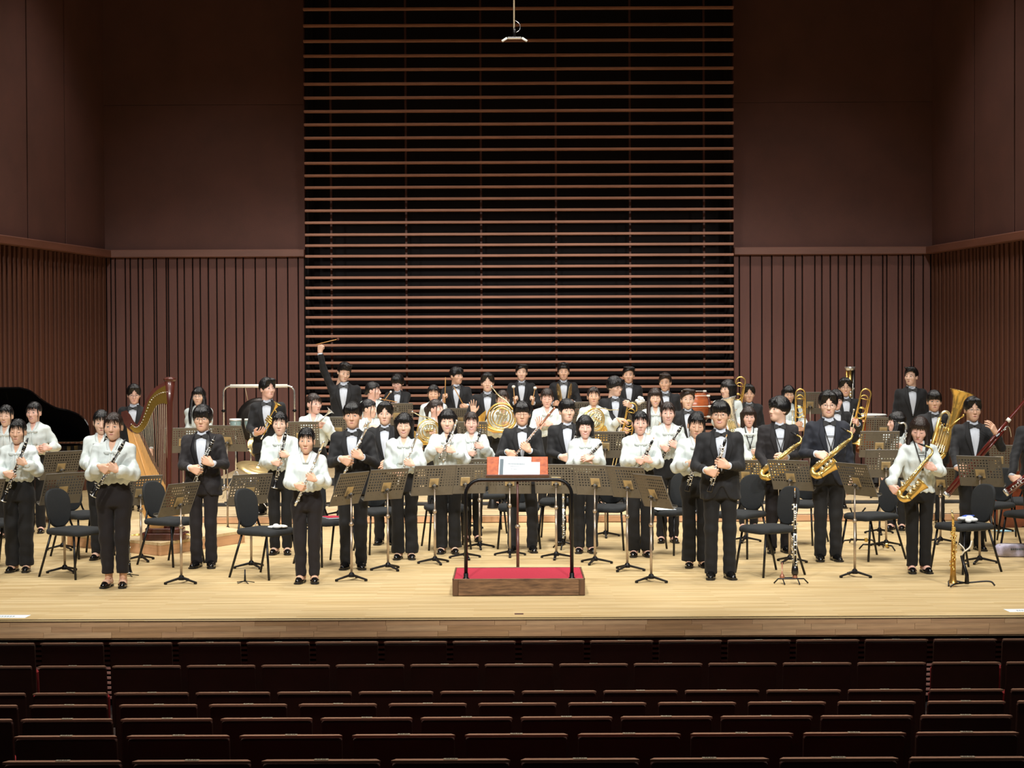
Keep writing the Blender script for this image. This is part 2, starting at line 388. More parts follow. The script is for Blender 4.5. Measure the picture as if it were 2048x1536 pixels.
mb = MB(); mb.add(*box(((XR + XPR) / 2, BACK + .06, ZL + .06), (XR - XPR, .3, .125), .012)); struct('trim_3', mb, M_rail)
PL = [213, 222, 231, 251, 261, 277, 286, 308, 313, 333, 337, 355, 369, 386, 401, 417, 434, 450, 472, 487, 511, 533, 553, 576, 597, 610]
PR = [1467, 1479, 1501, 1524, 1544, 1567, 1591, 1605, 1630, 1644, 1661, 1677, 1694, 1709, 1723, 1743, 1766, 1774, 1797, 1805, 1823, 1828, 1847, 1862]
for P in (PL, PR):
    for a, b in zip(P[:-1], P[1:]):
        x0 = float(at(a, 650, BACK)[0]); x1 = float(at(b, 650, BACK)[0]); wd = x1 - x0 - .02; mb = MB()
        mb.add(*box((0, 0, ZL / 2), (wd, .05, ZL), .004)); link('board', mb.mesh('board', M_wall_lo), wall_back, tr((x0 + x1) / 2, BACK + .035 + rng.uniform(-.006, .006), 0))
# slatted screen
SY = [-14, 19, 52, 83, 112.6, 140, 168.7, 196.4, 223.6, 250, 276.8, 301, 327, 352, 375.7, 399, 422, 446, 470, 491.6, 513, 534.7, 556, 576, 596, 616.6, 635, 654, 673, 691, 708, 726, 742.5, 759, 776, 792, 808, 823, 838, 852, 866, 880, 894, 908]
mb = MB(); mb.add(*box(((XPL + XPR) / 2, BACK + 1.05, HT / 2), (XPR - XPL + .02, .06, HT)))
for xx in (XPL + .02, XPR - .02): mb.add(*box((xx, BACK + .6, HT / 2), (.04, .85, HT)))
screen = struct('wall_screen', mb, M_dark)
for yy in SY:
    dd = BACK - .15 - max(0, 776 - yy) / 776 * .3; a = at(606 + yy * .009, yy, dd); b = at(1467, yy - 6, dd)
    mb = MB(); mb.add(*box((0, 0, 0), (float(b[0] - a[0]), .1, .04), .006)); link('slat', mb.mesh('slat', M_slat), screen, tr(float(a[0] + b[0]) / 2, dd, float(a[2])))
for xx in (662, 812, 962, 1112, 1260, 1408):
    x = float(at(xx, 400, BACK)[0]); mb = MB(); mb.add(*box((0, 0, 0), (.035, .03, HT), .004))
    link('mullion', mb.mesh('mullion', M_mull), screen, tr(x, BACK + .02, HT / 2))
# side walls: local u runs from the back corner towards the audience
for side, x0, sl, grooves in ((-1, XL, .144, (1.65, 3.1)), (1, XR, .1, (1.94, 3.6))):
    dv = nrm((side * sl, -1, 0)); nv = np.array([-side * -dv[1], 0, 0]); inn = nrm(np.array([-side, -side * side * 0, 0]) - dv * np.dot((-side, 0, 0), dv))
    Mw = frame((x0, BACK, 0), dv, inn, np.cross(dv, inn)) if np.cross(dv, inn)[2] > 0 else frame((x0, BACK, 0), -dv, inn, np.cross(-dv, inn))
    sg = 1 if np.cross(dv, inn)[2] > 0 else -1
    nm = 'wall_left' if side < 0 else 'wall_right'
    mb = MB(); mb.add(*box((sg * 7.4, -.15, HT / 2), (15.6, .2, HT))); wl = struct(nm, mb, M_groove); wl.matrix_world = Matrix([list(r) for r in Mw])
    e = [-.3] + list(grooves) + [5.3, 7.2, 9.1, 11, 13]
    for i, (a, b) in enumerate(zip(e[:-1], e[1:])):
        g = .035 if i != 1 else .06
        mb = MB(); mb.add(*box((sg * (a + b) / 2, -.02, (ZL + .1 + HT) / 2), (b - a - g, .1, HT - ZL - .1), .004)); link('upper_panel', mb.mesh('upper_panel', M_wall_up), wl)
    mb = MB(); mb.add(*box((sg * 6.4, .05, ZL + .06), (13.4, .22, .125), .012)); t = struct('trim_%d' % (4 if side < 0 else 5), mb, M_rail); t.matrix_world = wl.matrix_world
    bts = []
    for wd in (.06, .085, .115): bt = MB(); bt.add(*box((0, 0, ZL / 2), (wd, .13, ZL), .006)); bts.append((wd, bt.mesh('batten', M_batten)))
    u = .05
    while u < 6.0:
        wd, me_ = rng.choice(bts); u += wd / 2; link('batten', me_, wl, tr(sg * u, 0, 0)); u += wd / 2 + rng.uniform(.075, .105)
mb = MB(); mb.add(*box((0, 23.0, HT + .1), (24, 17, .2))); struct('ceiling', mb, M_wall_up)
# risers at the back of the stage
XRI0, XRI1 = float(on_floor(338, 1045)[0]), 6.35
RIS = [(23.4, 0, .10, M_riser_face), (24.8, .10, .16, M_riser_dark), (27.6, .16, .29, M_riser_dark)]
def floor_z(x, y):
    z = 0.0
    if XRI0 < x < XRI1:
        for d, a, b, _ in RIS:
            if y > d: z = b
    return z
for i, (d, a, b, m) in enumerate(RIS):
    mb = MB(); mb.add(*box(((XRI0 + XRI1) / 2, (d + BACK - .3) / 2, (a + b) / 2 + .005), (XRI1 - XRI0, BACK - .3 - d, b - a - .01), .004))
    ri = struct('floor_riser_%d' % (i + 1), mb, M_riser_top)
    n = 6; wdt = (XRI1 - XRI0) / n
    for k in range(n):
        mb = MB(); mb.add(*box((0, 0, 0), (wdt - .012, .02, b - a - .022), .003)); link('face_board', mb.mesh('face_board', m), ri, tr(XRI0 + (k + .5) * wdt, d - .008, (a + b) / 2 - .004))
# ------------------------------------------------------------------ audience seats
def seat_tpl(key, wd):
    back = MB(); back.add(*box((0, 0, -.33), (wd, .03, .62), .004, rot('X', 7)))
    rail = MB(); V, F = prism([(-wd / 2 - .004, -.018), (wd / 2 + .004, -.018), (wd / 2 - .014, .012), (-wd / 2 + .014, .012)], -.012, -.002); rail.add(V, F)
    plate = MB(); plate.add(*box((0, -.003, -.0005), (.055, .02, .004), .001))
    for q in (-.014, -.006, .006, .014): plate.add(*box((q, -.003, .0017), (.005, .009, .0008)), 1)
    cush = MB(); cush.add(*box((0, .1, -.42), (wd - .01, .09, .42), .03, rot('X', 4)))
    leg = MB(); leg.add(*box((0, .06, -.66), (.035, .26, .42), .01))
    legm = leg.mesh('leg', M_seatwood)
    pad = MB(); pad.add(*box((0, .045, -.28), (wd - .03, .05, .42), .02, rot('X', 7)))
    template(key, [('back_panel', back.mesh('back_panel', M_seatwood), None), ('top_rail', rail.mesh('top_rail', M_seatrail), None),
                   ('number_plate', plate.mesh('number_plate', [M_plate, M_print]), 1), ('seat_cushion', cush.mesh('seat_cushion', M_seatred), None),
                   ('back_cushion', pad.mesh('back_cushion', M_seatred), None), ('pedestal', legm, None)])
ORD = ['first', 'second', 'third', 'fourth', 'fifth', 'sixth', 'seventh', 'eighth', 'ninth', 'tenth', 'eleventh', 'twelfth', 'thirteenth', 'fourteenth', 'fifteenth', 'sixteenth', 'seventeenth', 'eighteenth']
RNAME = ['row nearest the stage', 'second row from stage', 'third row from stage', 'fourth row from stage', 'fifth row from stage', 'sixth row from stage', 'row nearest the viewer']
for k, (pp, yy, gx, fr) in enumerate(ROWS):
    seat_tpl('seat%d' % k, .5 * fr); d = RD[k]; x0 = float(at(gx, yy, d)[0]); lim = 1024 / FPX * d
    xs = [x0 + (i + .5) * .5 for i in range(-16, 17)]; xs = [x for x in xs if abs(x) < lim + .2]
    for i, x in enumerate(xs):
        put('seat%d' % k, 'theatre_seat', 'dark wooden theatre seat, %s from left in the %s' % (ORD[i], RNAME[k]), 'seat', tr(x, d, RZ[k] + .002), 'folded theatre seats in front of the stage')
# ------------------------------------------------------------------ podium with its rail
pc = on_floor(1037.5, 1192); PW, PD, PH = 1.19, .87, .15
def thing(name, label, cat, M, group=None):
    r = link(name, None, None, M); r.empty_display_size = .1; return tag(r, label, cat, group)
def part(name, mb, mats, parent, M=None): return link(name, mb.mesh(name, mats), parent, M)
t = thing('podium', 'low oak conducting podium with red carpet top and black hoop rail', 'podium', tr(pc[0], pc[1], 0))
mb = MB(); mb.add(*box((0, .012, PH / 2), (PW - .11, .024, PH - .012), .002)); part('front_board', mb, M_oak, t)
for s in (-1, 1):
    mb = MB(); mb.add(*box((s * (PW / 2 - .0275), .014, PH / 2), (.053, .03, PH - .01), .003)); part('corner_block', mb, mat('podium_corner', (104, 74, 50), .5, 0, .25, (20, 20, 3)) if s < 0 else bpy.data.materials['podium_corner'], t)
    mb = MB(); mb.add(*box((s * (PW / 2 - .012), PD / 2 + .02, PH / 2), (.024, PD - .04, PH - .01), .003)); part('side_board', mb, M_oak, t)
mb = MB(); mb.add(*box((0, PD - .012, PH / 2), (PW, .024, PH - .01), .002)); part('back_board', mb, M_oak, t)
mb = MB(); mb.add(*box((0, PD / 2, PH - .008), (PW - .03, PD - .03, .018), .004)); part('carpet', mb, M_carpet, t)
mb = MB()
for yy, hh in ((.007, .014), (PD - .007, .014)): mb.add(*box((0, yy, PH), (PW, .014, .012), .003))
for s in (-1, 1): mb.add(*box((s * (PW / 2 - .007), PD / 2, PH), (.014, PD, .012), .003))
part('edge_trim', mb, M_oak, t)
sP = FPX / pc[1]; xa = (931.6 - 1037.5) / sP; xb = (1144.6 - 1037.5) / sP; zt = PH + .89; rr = .14; P = [(xa, .05, PH)]
for k in range(9): a = math.pi - k * math.pi / 16; P.append((xa + rr + rr * math.cos(a), .05, zt - rr + rr * math.sin(a)))
for k in range(9): a = math.pi / 2 - k * math.pi / 16; P.append((xb - rr + rr * math.cos(a), .05, zt - rr + rr * math.sin(a)))
P.append((xb, .05, PH)); mb = MB(); mb.add(*tube(P, .0165, 12, up=(0, 1, 0)), 0, True); part('rail', mb, M_blackmetal, t)
for x in (xa, xb):
    mb = MB(); mb.add(*lathe([(.03, PH), (.03, PH + .006), (.021, PH + .012), (.021, PH + .05)], 14), 0, True, tr(x, .05, 0)); part('rail_socket', mb, M_blackmetal, t)
# conductor's stand and score
cd = 17.75; c = at(1035, 957, cd); t = thing('conductor_stand', 'wooden conductor desk with burl panel on brown pole behind the red podium', 'stand', tr(c[0], c[1], 0))
Md = tr(0, 0, c[2]) @ rot('X', -38)
mb = MB(); mb.add(*box((0, .0, .125), (.59, .018, .25), .004, Md)); part('desk', mb, M_burl, t)
mb = MB(); mb.add(*box((0, -.03, -.006), (.61, .08, .014), .003, Md)); part('ledge', mb, M_darkwood, t)
mb = MB(); mb.add(*box((0, .025, .1), (.16, .03, .16), .004, Md)); part('bracket', mb, M_darkwood, t)
mb = MB(); mb.add(*tube([(0, .06, .42), (0, .06, c[2] + .03)], .011, 10), 0, True); part('inner_pole', mb, M_darkwood, t)
mb = MB(); mb.add(*tube([(0, .06, .05), (0, .06, .5)], .016, 10), 0, True); part('outer_pole', mb, M_darkwood, t)
mb = MB(); mb.add(*ell((0, .06, .5), (.025, .025, .022), 12, 8), 0, True); part('clamp_collar', mb, M_pole, t)
for a in (90, 210, 330):
    mb = MB(); mb.add(*tube([(0, .06, .07), (.28 * math.cos(math.radians(a)), .06 + .2 * math.sin(math.radians(a)), .015)], .014, 8), 0, True); part('foot', mb, M_blackmetal, t)
Ms = tr(c[0], c[1], 0) @ Md
def sheet_thing(name, label, cat, M, w_, h_, extra, col_=M_paper):
    t_ = thing(name, label, cat, M); mb_ = MB(); mb_.add(*box((0, 0, 0), (w_, .006, h_), .001)); part('pages', mb_, col_, t_)
    if extra: extra(t_)
    return t_
def score_print(t_):
    m1 = MB(); m1.add(*box((-.128, -.0042, -.01), (.035, .002, .185))); part('spine_strip', m1, M_ink, t_)
    m2 = MB()
    for q in range(14): m2.add(*box((-.062 + q * .0115, -.0042, .03), (.008, .0015, .012)))
    for q in range(7): m2.add(*box((-.04 + q * .012, -.0042, .002), (.008, .0015, .006)))
    for q in range(4): m2.add(*box((-.03 + q * .014, -.0042, -.03), (.008, .0015, .007)))
    for q in range(5): m2.add(*box((-.05 + q * .02, -.0042, .092), (.012, .0015, .004)))
    part('printed_lines', m2, M_ink, t_)
sheet_thing('score_book', 'open white score with printed title leaning on the conductor desk', 'score', Ms @ tr(-.025, -.028, .118) @ rot('Y', 2.5), .31, .235, score_print)
sheet_thing('score_sheet', 'smaller white score sheet tucked behind the large score', 'score', Ms @ tr(.14, -.014, .095) @ rot('Y', 1.5), .15, .17, None)
bt = thing('baton', 'thin dark baton lying along the conductor desk ledge', 'baton', Ms @ tr(-.02, -.045, .006)); mb = MB(); mb.add(*tube([(-.18, 0, 0), (.12, 0, 0)], [.002, .003], 6), 0, True); part('shaft', mb, M_blackplastic, bt)
mb = MB(); mb.add(*ell((.135, 0, 0), (.022, .006, .006), 8, 6), 0, True); part('grip', mb, M_blackplastic, bt)
# papers taped on the stage edge, floor slot, hanging microphone
def floor_sheet(name, label, px, py, w_, h_, rz, ccol):
    q = on_floor(px, py); t_ = thing(name, label, 'paper', tr(q[0], q[1], .001) @ rot('Z', rz)); m_ = MB(); m_.add(*box((0, 0, 0), (w_, h_, .002))); part('sheet', m_, ccol, t_)
    m_ = MB()
    for q in range(6): m_.add(*box((w_ * (-.2 + q * .07), -h_ * .05, .0013), (w_ * .045, h_ * .2, .0006)))
    part('printed_mark', m_, M_ink, t_)
floor_sheet('floor_notice', 'white notice sheet taped to the stage edge at the left', 16, 1233, .34, .16, -3, M_paper)
floor_sheet('floor_notice', 'white notice sheet taped to the stage edge at the right', 2048, 1221, .3, .16, 4, M_paper)
q = on_floor(1038, 1228); t = thing('floor_socket', 'small dark floor socket lid before the podium', 'socket', tr(q[0], q[1], 0)); mb = MB(); mb.add(*box((0, 0, .001), (.075, .06, .003), .001)); part('lid', mb, M_darkwood, t)
mb = MB(); mb.add(*box((0, -.022, .003), (.06, .006, .002))); part('finger_slot', mb, M_blackplastic, t)
hm = at(1029, 76, 17.0); t = thing('hanging_microphone', 'silver microphone bar hanging from the ceiling above the podium', 'microphone', tr(*hm))
mb = MB(); mb.add(*tube([(-.003, 0, .05), (-.006, 0, HT - hm[2])], .008, 8), 0, True); part('drop_pole', mb, M_chrome, t)
mb = MB(); mb.add(*tube([(0, 0, .012), (0, 0, .08)], .014, 10), 0, True); mb.add(*ell((0, 0, .05), (.018, .018, .01)), 0, True); part('swivel', mb, M_blackmetal, t)
mb = MB(); mb.add(*box((0, 0, 0), (.13, .03, .022), .006)); part('mounting_bar', mb, M_chrome, t)
for s in (-1, 1):
    mb = MB(); mb.add(*tube([(s * .068, 0, 0), (s * .115, 0, -.03)], .011, 10), 0, True); part('capsule', mb, M_ivory, t)
mb = MB(); mb.add(*tube(catmull([(.005, 0, .16), (.045, 0, .13), (.05, 0, .08), (.015, 0, .05)]), .0025, 6), 0, True); part('cable_loop', mb, M_chrome, t)
# ================================================================== furniture and instruments (built once, placed many times)
def roundpoly(w_, h_, r, n=5, taper=0.0):
    P = []
    for sx, sy, a0 in ((1, -1, -90), (1, 1, 0), (-1, 1, 90), (-1, -1, 180)):
        rr_ = min(r, w_ / 2, h_ / 2)
        for k in range(n + 1):
            a = math.radians(a0 + 90 * k / n); x = sx * (w_ / 2 - rr_) + rr_ * math.cos(a); y = sy * (h_ / 2 - rr_) + rr_ * math.sin(a)
            P.append((x * (1 - taper * (.5 - y / h_)), y))
    return P
def pad(poly, t, bev, dome=None, n=3):
    'cushion from a rounded outline, thickness t along z, rounded edge; dome(x,y)->dz'
    P = np.array(poly); c = P.mean(0)
    rings = []
    prof = [(bev * (1 - math.sin(math.pi / 2 * k / n)), -t / 2 + bev * (1 - math.cos(math.pi / 2 * k / n))) for k in range(n + 1)]
    prof = prof + [(i, -z) for i, z in prof[::-1]]
    rad = np.linalg.norm(P - c, axis=1).mean()
    for ins, z in prof:
        Q = c + (P - c) * (1 - ins / rad); rings.append(np.column_stack([Q, np.full(len(Q), z)]))
    V = np.concatenate(rings); m = len(P)
    V = np.concatenate([V, [[c[0], c[1], -t / 2]], [[c[0], c[1], t / 2]]])
    if dome is not None: V[:, 2] += dome(V[:, 0], V[:, 1])
    F = []
    for i in range(len(prof) - 1):
        for j in range(m): k = (j + 1) % m; F.append((i * m + j, i * m + k, (i + 1) * m + k, (i + 1) * m + j))
    L = (len(prof) - 1) * m; b = len(V) - 2
    for j in range(m): k = (j + 1) % m; F.append((b, k, j)); F.append((b + 1, L + j, L + k))
    return V, F
# ---- music stand: player at +y, desk back towards -y
def desk_mesh():
    W, H, nx, ny, r = .46, .345, 14, 11, .0088; mb = MB(); cw = (W - .02) / nx; chh = H / ny; V = []; F = []
    sq = [(-1, -1), (0, -1), (1, -1), (1, 0), (1, 1), (0, 1), (-1, 1), (-1, 0)]
    for j in range(ny):
        for i in range(nx):
            cx = -W / 2 + .01 + (i + .5) * cw; cy = (j + .5) * chh
            hole = 3 <= j <= 9 and (j >= 7 or i < 5 or i > 8)
            o = [(cx + a * cw / 2, 0, cy + b * chh / 2) for a, b in sq]; n0 = len(V)
            if hole:
                V += o + [(cx + r * math.cos(math.atan2(b, a)), 0, cy + r * math.sin(math.atan2(b, a))) for a, b in sq]
                F += [(n0 + k, n0 + (k + 1) % 8, n0 + 8 + (k + 1) % 8, n0 + 8 + k) for k in range(8)]
            else:
                V += [o[0], o[2], o[4], o[6]]; F.append((n0, n0 + 1, n0 + 2, n0 + 3))
    V = np.array(V); mb.add(V, F); mb.add(V + (0, .0016, 0), [f[::-1] for f in F])
    for s in (-1, 1): mb.add(*box((s * (W / 2 - .004), .003, H / 2), (.008, .012, H), .002))
    mb.add(*box((0, .003, H - .003), (W, .012, .007), .002)); return mb
def stand_tpl(key, dz, tilt):
    Md = tr(0, -.02, dz - .16) @ rot('X', tilt)
    d = MB(); d.merge(desk_mesh(), Md)
    lip = MB(); lip.add(*box((0, .028, .0), (.46, .056, .004), .001, Md)); lip.add(*box((0, .055, .008), (.46, .004, .018), .001, Md))
    for q in (-.15, -.05, .05, .15): lip.add(*tube([(q, -.004, .06), (q, .004, .06)], .004, 6), 0, False, Md)
    plate = MB(); plate.add(*box((0, -.006, .15), (.1, .008, .1), .002, Md))
    br = MB(); V, F = prism([(-.004, -.006), (.05, -.006), (-.004, .06)], -.008, .008); br.add(V, F, 0, False, Md @ tr(0, -.012, .115) @ rot('Z', 180) @ rot('Y', 90)); br.add(*ell((0, -.04, .13), (.022, .018, .022), 10, 6), 0, True, Md)
    kn = MB(); kn.add(*tube([(-.03, -.045, .13), (.03, -.045, .13)], .011, 8), 0, True, Md)
    up = MB(); pz = float((Md @ np.array([0, -.04, .13, 1]))[2]); py = float((Md @ np.array([0, -.04, .13, 1]))[1])
    up.add(*tube([(0, py, .3), (0, py, pz)], .0085, 10), 0, True)
    lo = MB(); lo.add(*tube([(0, py, .05), (0, py, .53)], .0125, 10), 0, True)
    cl = MB(); cl.add(*ell((0, py, .54), (.022, .022, .024), 12, 8), 0, True)
    hub = MB(); hub.add(*lathe([(.03, .03), (.03, .055), (.018, .075)], 10), 0, False, tr(0, py, 0))
    feet = []
    for a in (20, 160, 270):
        m_ = MB(); ca, sa = math.cos(math.radians(a)), math.sin(math.radians(a)); e = np.array([.17 * ca, .17 * sa, .016])
        m_.add(*tube([(.015 * ca, py + .015 * sa, .05), (e[0], py + e[1], .018)], [.017, .013], 6, flat=.75)); m_.add(*box((e[0], py + e[1], .012), (.026, .026, .024), .004)); feet.append(m_.mesh('foot', M_blackmetal))
    template(key, [('desk', d.mesh('desk', M_desk), None), ('ledge', lip.mesh('ledge', M_desk), 0), ('bracket_plate', plate.mesh('bracket_plate', M_deskplate), 0),
                   ('tilt_bracket', br.mesh('tilt_bracket', M_desk), None), ('knob', kn.mesh('knob', M_blackplastic), 3), ('upper_pole', up.mesh('upper_pole', M_pole), None), ('lower_pole', lo.mesh('lower_pole', M_pole), None),
                   ('clamp_collar', cl.mesh('clamp_collar', M_pole), 6), ('hub', hub.mesh('hub', M_blackmetal), None)] + [('foot', f, None) for f in feet])
def seat_dome(x, y): return -.012 * np.clip((y + .12) / -.1, 0, 1) ** 2 * 1.5 - .006 * (x / .2) ** 2
def chair_tpl():
    seat = MB(); seat.add(*pad(roundpoly(.46, .44, .08), .055, .024, seat_dome), 0, True, tr(0, 0, .452))
    back = MB(); P = [(x, y) for x, y in roundpoly(.345, .385, .14, 6, .16)]
    back.add(*pad(P, .036, .016, lambda x, y: -.03 + .04 * (x / .2) ** 2), 0, True, tr(0, .235, .665) @ rot('X', 80))
    fr = MB()
    for s in (-1, 1): fr.add(*tube(catmull([(s * .19, -.16, .425), (s * .2, .1, .425), (s * .17, .2, .45), (s * .13, .225, .56), (s * .12, .25, .7)]), .011, 8), 0, True)
    fr.add(*tube([(-.19, -.1, .42), (.19, -.1, .42)], .01, 8), 0, True)
    legs = []
    for s in (-1, 1):
        for a, b in (((s * .195, -.165, .43), (s * .235, -.225, 0)), ((s * .195, .14, .43), (s * .235, .27, 0))):
            m_ = MB(); m_.add(*tube([a, b], .0115, 8), 0, True); legs.append(m_.mesh('leg', M_blackmetal))
    st = MB(); st.add(*tube([(-.205, -.19, .28), (-.21, .18, .28)], .007, 6), 0, True); st.add(*tube([(.205, -.19, .28), (.21, .18, .28)], .007, 6), 0, True)
    template('chair', [('seat', seat.mesh('seat', M_fabric), None), ('backrest', back.mesh('backrest', M_fabric), None), ('back_frame', fr.mesh('back_frame', M_blackmetal), None)] + [('leg', l, None) for l in legs])
chair_tpl()
# ---- woodwinds: z runs from the lower end (0) to the mouthpiece
def keys_row(mb, z0, z1, n, r, off, pad_r=.006, rod=True, seed=1, mi=0):
    rr_ = random.Random(seed)
    if rod:
        for a in (-.5, .55): mb.add(*tube([(off * math.sin(a), -off * math.cos(a), z0), (off * math.sin(a), -off * math.cos(a), z1)], .0022, 5), mi, True)
    for k in range(n):
        z = z0 + (z1 - z0) * (k + .5) / n; a = rr_.choice((0, 0, .35, -.35, 1.2, -1.2)); p = np.array([math.sin(a), -math.cos(a), 0])
        mb.add(*tube([p * (off - .004) + (0, 0, z), p * (off + .004) + (0, 0, z)], pad_r, 8), mi, True)
        if k % 2: mb.add(*tube([p * off + (0, 0, z), p * off + (.014 * math.cos(a), .014 * math.sin(a), z + .012)], .0018, 5), mi, True)
def clarinet_tpl(key):
    b = MB(); b.add(*lathe([(.031, 0), (.029, .004), (.021, .03), (.0165, .07), (.0155, .105)], 16), 0, True)
    b1 = MB(); b1.add(*lathe([(.0148, .105), (.0142, .2), (.0138, .345)], 14), 0, True)
    b2 = MB(); b2.add(*lathe([(.0138, .345), (.0132, .56)], 14), 0, True)
    ba = MB(); ba.add(*lathe([(.0155, .56), (.0165, .59), (.0155, .622)], 14), 0, True)
    mp = MB(); mp.add(*lathe([(.0135, .622), (.0125, .65), (.006, .705)], 12, True, 1, .75), 0, True)
    rgs = []
    for z, r in ((.003, .0318), (.105, .0172), (.345, .0155), (.56, .0165), (.622, .0165), (.655, .0142)): rg = MB(); rg.add(*lathe([(r, z - .004), (r, z + .004)], 14), 0, True); rgs.append(rg.mesh('metal_ring', M_silver))
    k1 = MB(); keys_row(k1, .125, .33, 9, 0, .018, .0075, seed=3); k2 = MB(); keys_row(k2, .36, .55, 8, 0, .017, .0065, seed=5)
    template(key, [('bell', b.mesh('bell', M_grenadilla), None), ('lower_joint', b1.mesh('lower_joint', M_grenadilla), None), ('upper_joint', b2.mesh('upper_joint', M_grenadilla), None), ('barrel', ba.mesh('barrel', M_grenadilla), None),
                   ('mouthpiece', mp.mesh('mouthpiece', M_blackplastic), None), ('lower_keys', k1.mesh('lower_keys', M_silver), 1), ('upper_keys', k2.mesh('upper_keys', M_silver), 2)] + [('metal_ring', x_, None) for x_ in rgs])
clarinet_tpl('clarinet')
def flute_tpl(key, m, mk, L=.67):
    f = MB(); f.add(*lathe([(.0098, 0), (.0098, .1 * L)], 12), 0, True); bd = MB(); bd.add(*lathe([(.0098, .1 * L), (.0098, .66 * L)], 12), 0, True)
    h = MB(); h.add(*lathe([(.0112, .66 * L), (.0112, .685 * L), (.0098, .69 * L), (.0092, .97 * L), (.011, .972 * L), (.011, L)], 12), 0, True)
    lp = MB(); lp.add(*ell((0, -.008, .86 * L), (.013, .006, .024), 10, 6), 0, True)
    k = MB(); keys_row(k, .03 * L, .64 * L, 15, 0, .0125, .0082, seed=9)
    template(key, [('foot_joint', f.mesh('foot_joint', m), None), ('body', bd.mesh('body', m), None), ('head_joint', h.mesh('head_joint', m), None), ('lip_plate', lp.mesh('lip_plate', m), 2), ('keys', k.mesh('keys', mk), 1)])
flute_tpl('flute', M_silver, M_silver); flute_tpl('rose_flute', M_rose, M_silver); flute_tpl('piccolo', M_grenadilla, M_silver, .33)
def oboe_tpl(key, big=False, L=.6):
    b = MB(); b.add(*lathe([(.02, 0), (.0225, .02), (.021, .05), (.0135, .11)] if big else [(.0185, 0), (.019, .012), (.0135, .07), (.0125, .11)], 14), 0, True)
    d = MB(); d.add(*lathe([(.0135, .11), (.0125, .32 * L / .6)], 12), 0, True); u = MB(); u.add(*lathe([(.0125, .32 * L / .6), (.0095, .55 * L / .6), (.0105, .57 * L / .6), (.008, L)], 12), 0, True)
    r = MB(); r.add(*tube([(0, 0, L), (0, 0, L + .03)], .003, 8), 0, True); r.add(*box((0, 0, L + .042), (.007, .003, .03), .001), 1)
    k1 = MB(); keys_row(k1, .08, .31 * L / .6, 13, 0, .0165, .0072, seed=13); k2 = MB(); keys_row(k2, .34 * L / .6, .53 * L / .6, 12, 0, .015, .0068, seed=15)
    template(key, [('bell', b.mesh('bell', M_grenadilla), None), ('lower_joint', d.mesh('lower_joint', M_grenadilla), None), ('upper_joint', u.mesh('upper_joint', M_grenadilla), None), ('reed', r.mesh('reed', [M_silver, M_harpsb]), None),
                   ('lower_keys', k1.mesh('lower_keys', M_silver), 1), ('upper_keys', k2.mesh('upper_keys', M_silver), 2)])
oboe_tpl('oboe'); oboe_tpl('english_horn', True, .74)
def sax_tpl(key, k=1.0):
    bow = [(.055 - .055 * math.cos(a), 0, .085 - .06 * math.sin(a)) for a in np.linspace(0, math.pi, 9)]
    body = MB(); body.add(*tube([(0, 0, .62), (0, 0, .4), (0, 0, .2), (0, 0, .09)], [.016, .021, .027, .031], 14), 0, True)
    bw = MB(); bw.add(*tube(bow, [.030, .034, .038], 14, up=(0, 1, 0)), 0, True)
    bell = MB(); V, F = lathe([(.038, .085), (.041, .16), (.046, .22), (.053, .26), (.066, .3), (.074, .312), (.072, .314), (.05, .26), (.042, .2), (.03, .12)], 18, False); bell.add(V, F, 0, True, tr(.11, 0, 0) @ tr(0, 0, .085) @ rot('Y', 5) @ tr(0, 0, -.085))
    nk = MB(); nk.add(*tube(catmull([(0, 0, .61), (0, 0, .655), (-.02, 0, .69), (-.06, 0, .70), (-.115, 0, .685)]), [.013, .011, .009], 10, up=(0, 1, 0)), 0, True); nk.add(*lathe([(.016, .61), (.016, .63)], 12), 0, True)
    mp = MB(); mp.add(*tube([(-.105, 0, .688), (-.14, 0, .678), (-.185, 0, .662)], [.0135, .0125, .005], 10, up=(0, 1, 0)), 0, True)
    ks = MB(); r_ = random.Random(4)
    for i in range(17):
        z = .12 + i * .028; rad = .03 - .0175 * (z - .09) / .53; s = -1 if i % 3 else 1; a = r_.uniform(-.7, .7); p = np.array([math.sin(a) * .8, s * math.cos(a), 0]); q = p * (rad + .004) + (0, 0, z); e = p * (rad + .013) + (0, 0, z)
        ks.add(*tube([q, e], .016 - .009 * (z - .09) / .53, 10), 0, True)
    for y in (-1, 1):
        for dx in (-.006, .01): ks.add(*tube([(dx, y * .036, .1), (dx, y * .026, .58)], .0028, 5), 0, True)
    for z in (.13, .2, .26): ks.add(*tube(catmull([(.11, -.05, z), (.09, -.085, z), (.13, -.085, z + .02), (.125, -.05, z + .03)]), .0028, 5), 0, True); ks.add(*tube([(.11, -.06, z), (.11, -.075, z)], .025, 12), 0, True)
    br = MB(); br.add(*tube([(.02, 0, .2), (.075, 0, .2)], .005, 6), 0, True); br.add(*torus(.014, .003, 12, 5), 0, True, tr(.047, 0, .2))
    template(key, [('body', body.mesh('body', M_brass), None), ('bow', bw.mesh('bow', M_brass), None), ('bell', bell.mesh('bell', M_brass), None), ('neck', nk.mesh('neck', M_brass), None), ('mouthpiece', mp.mesh('mouthpiece', M_blackplastic), None), ('keys', ks.mesh('keys', M_nickel), 0), ('bell_brace', br.mesh('bell_brace', M_brass), 2)])
sax_tpl('alto_sax')
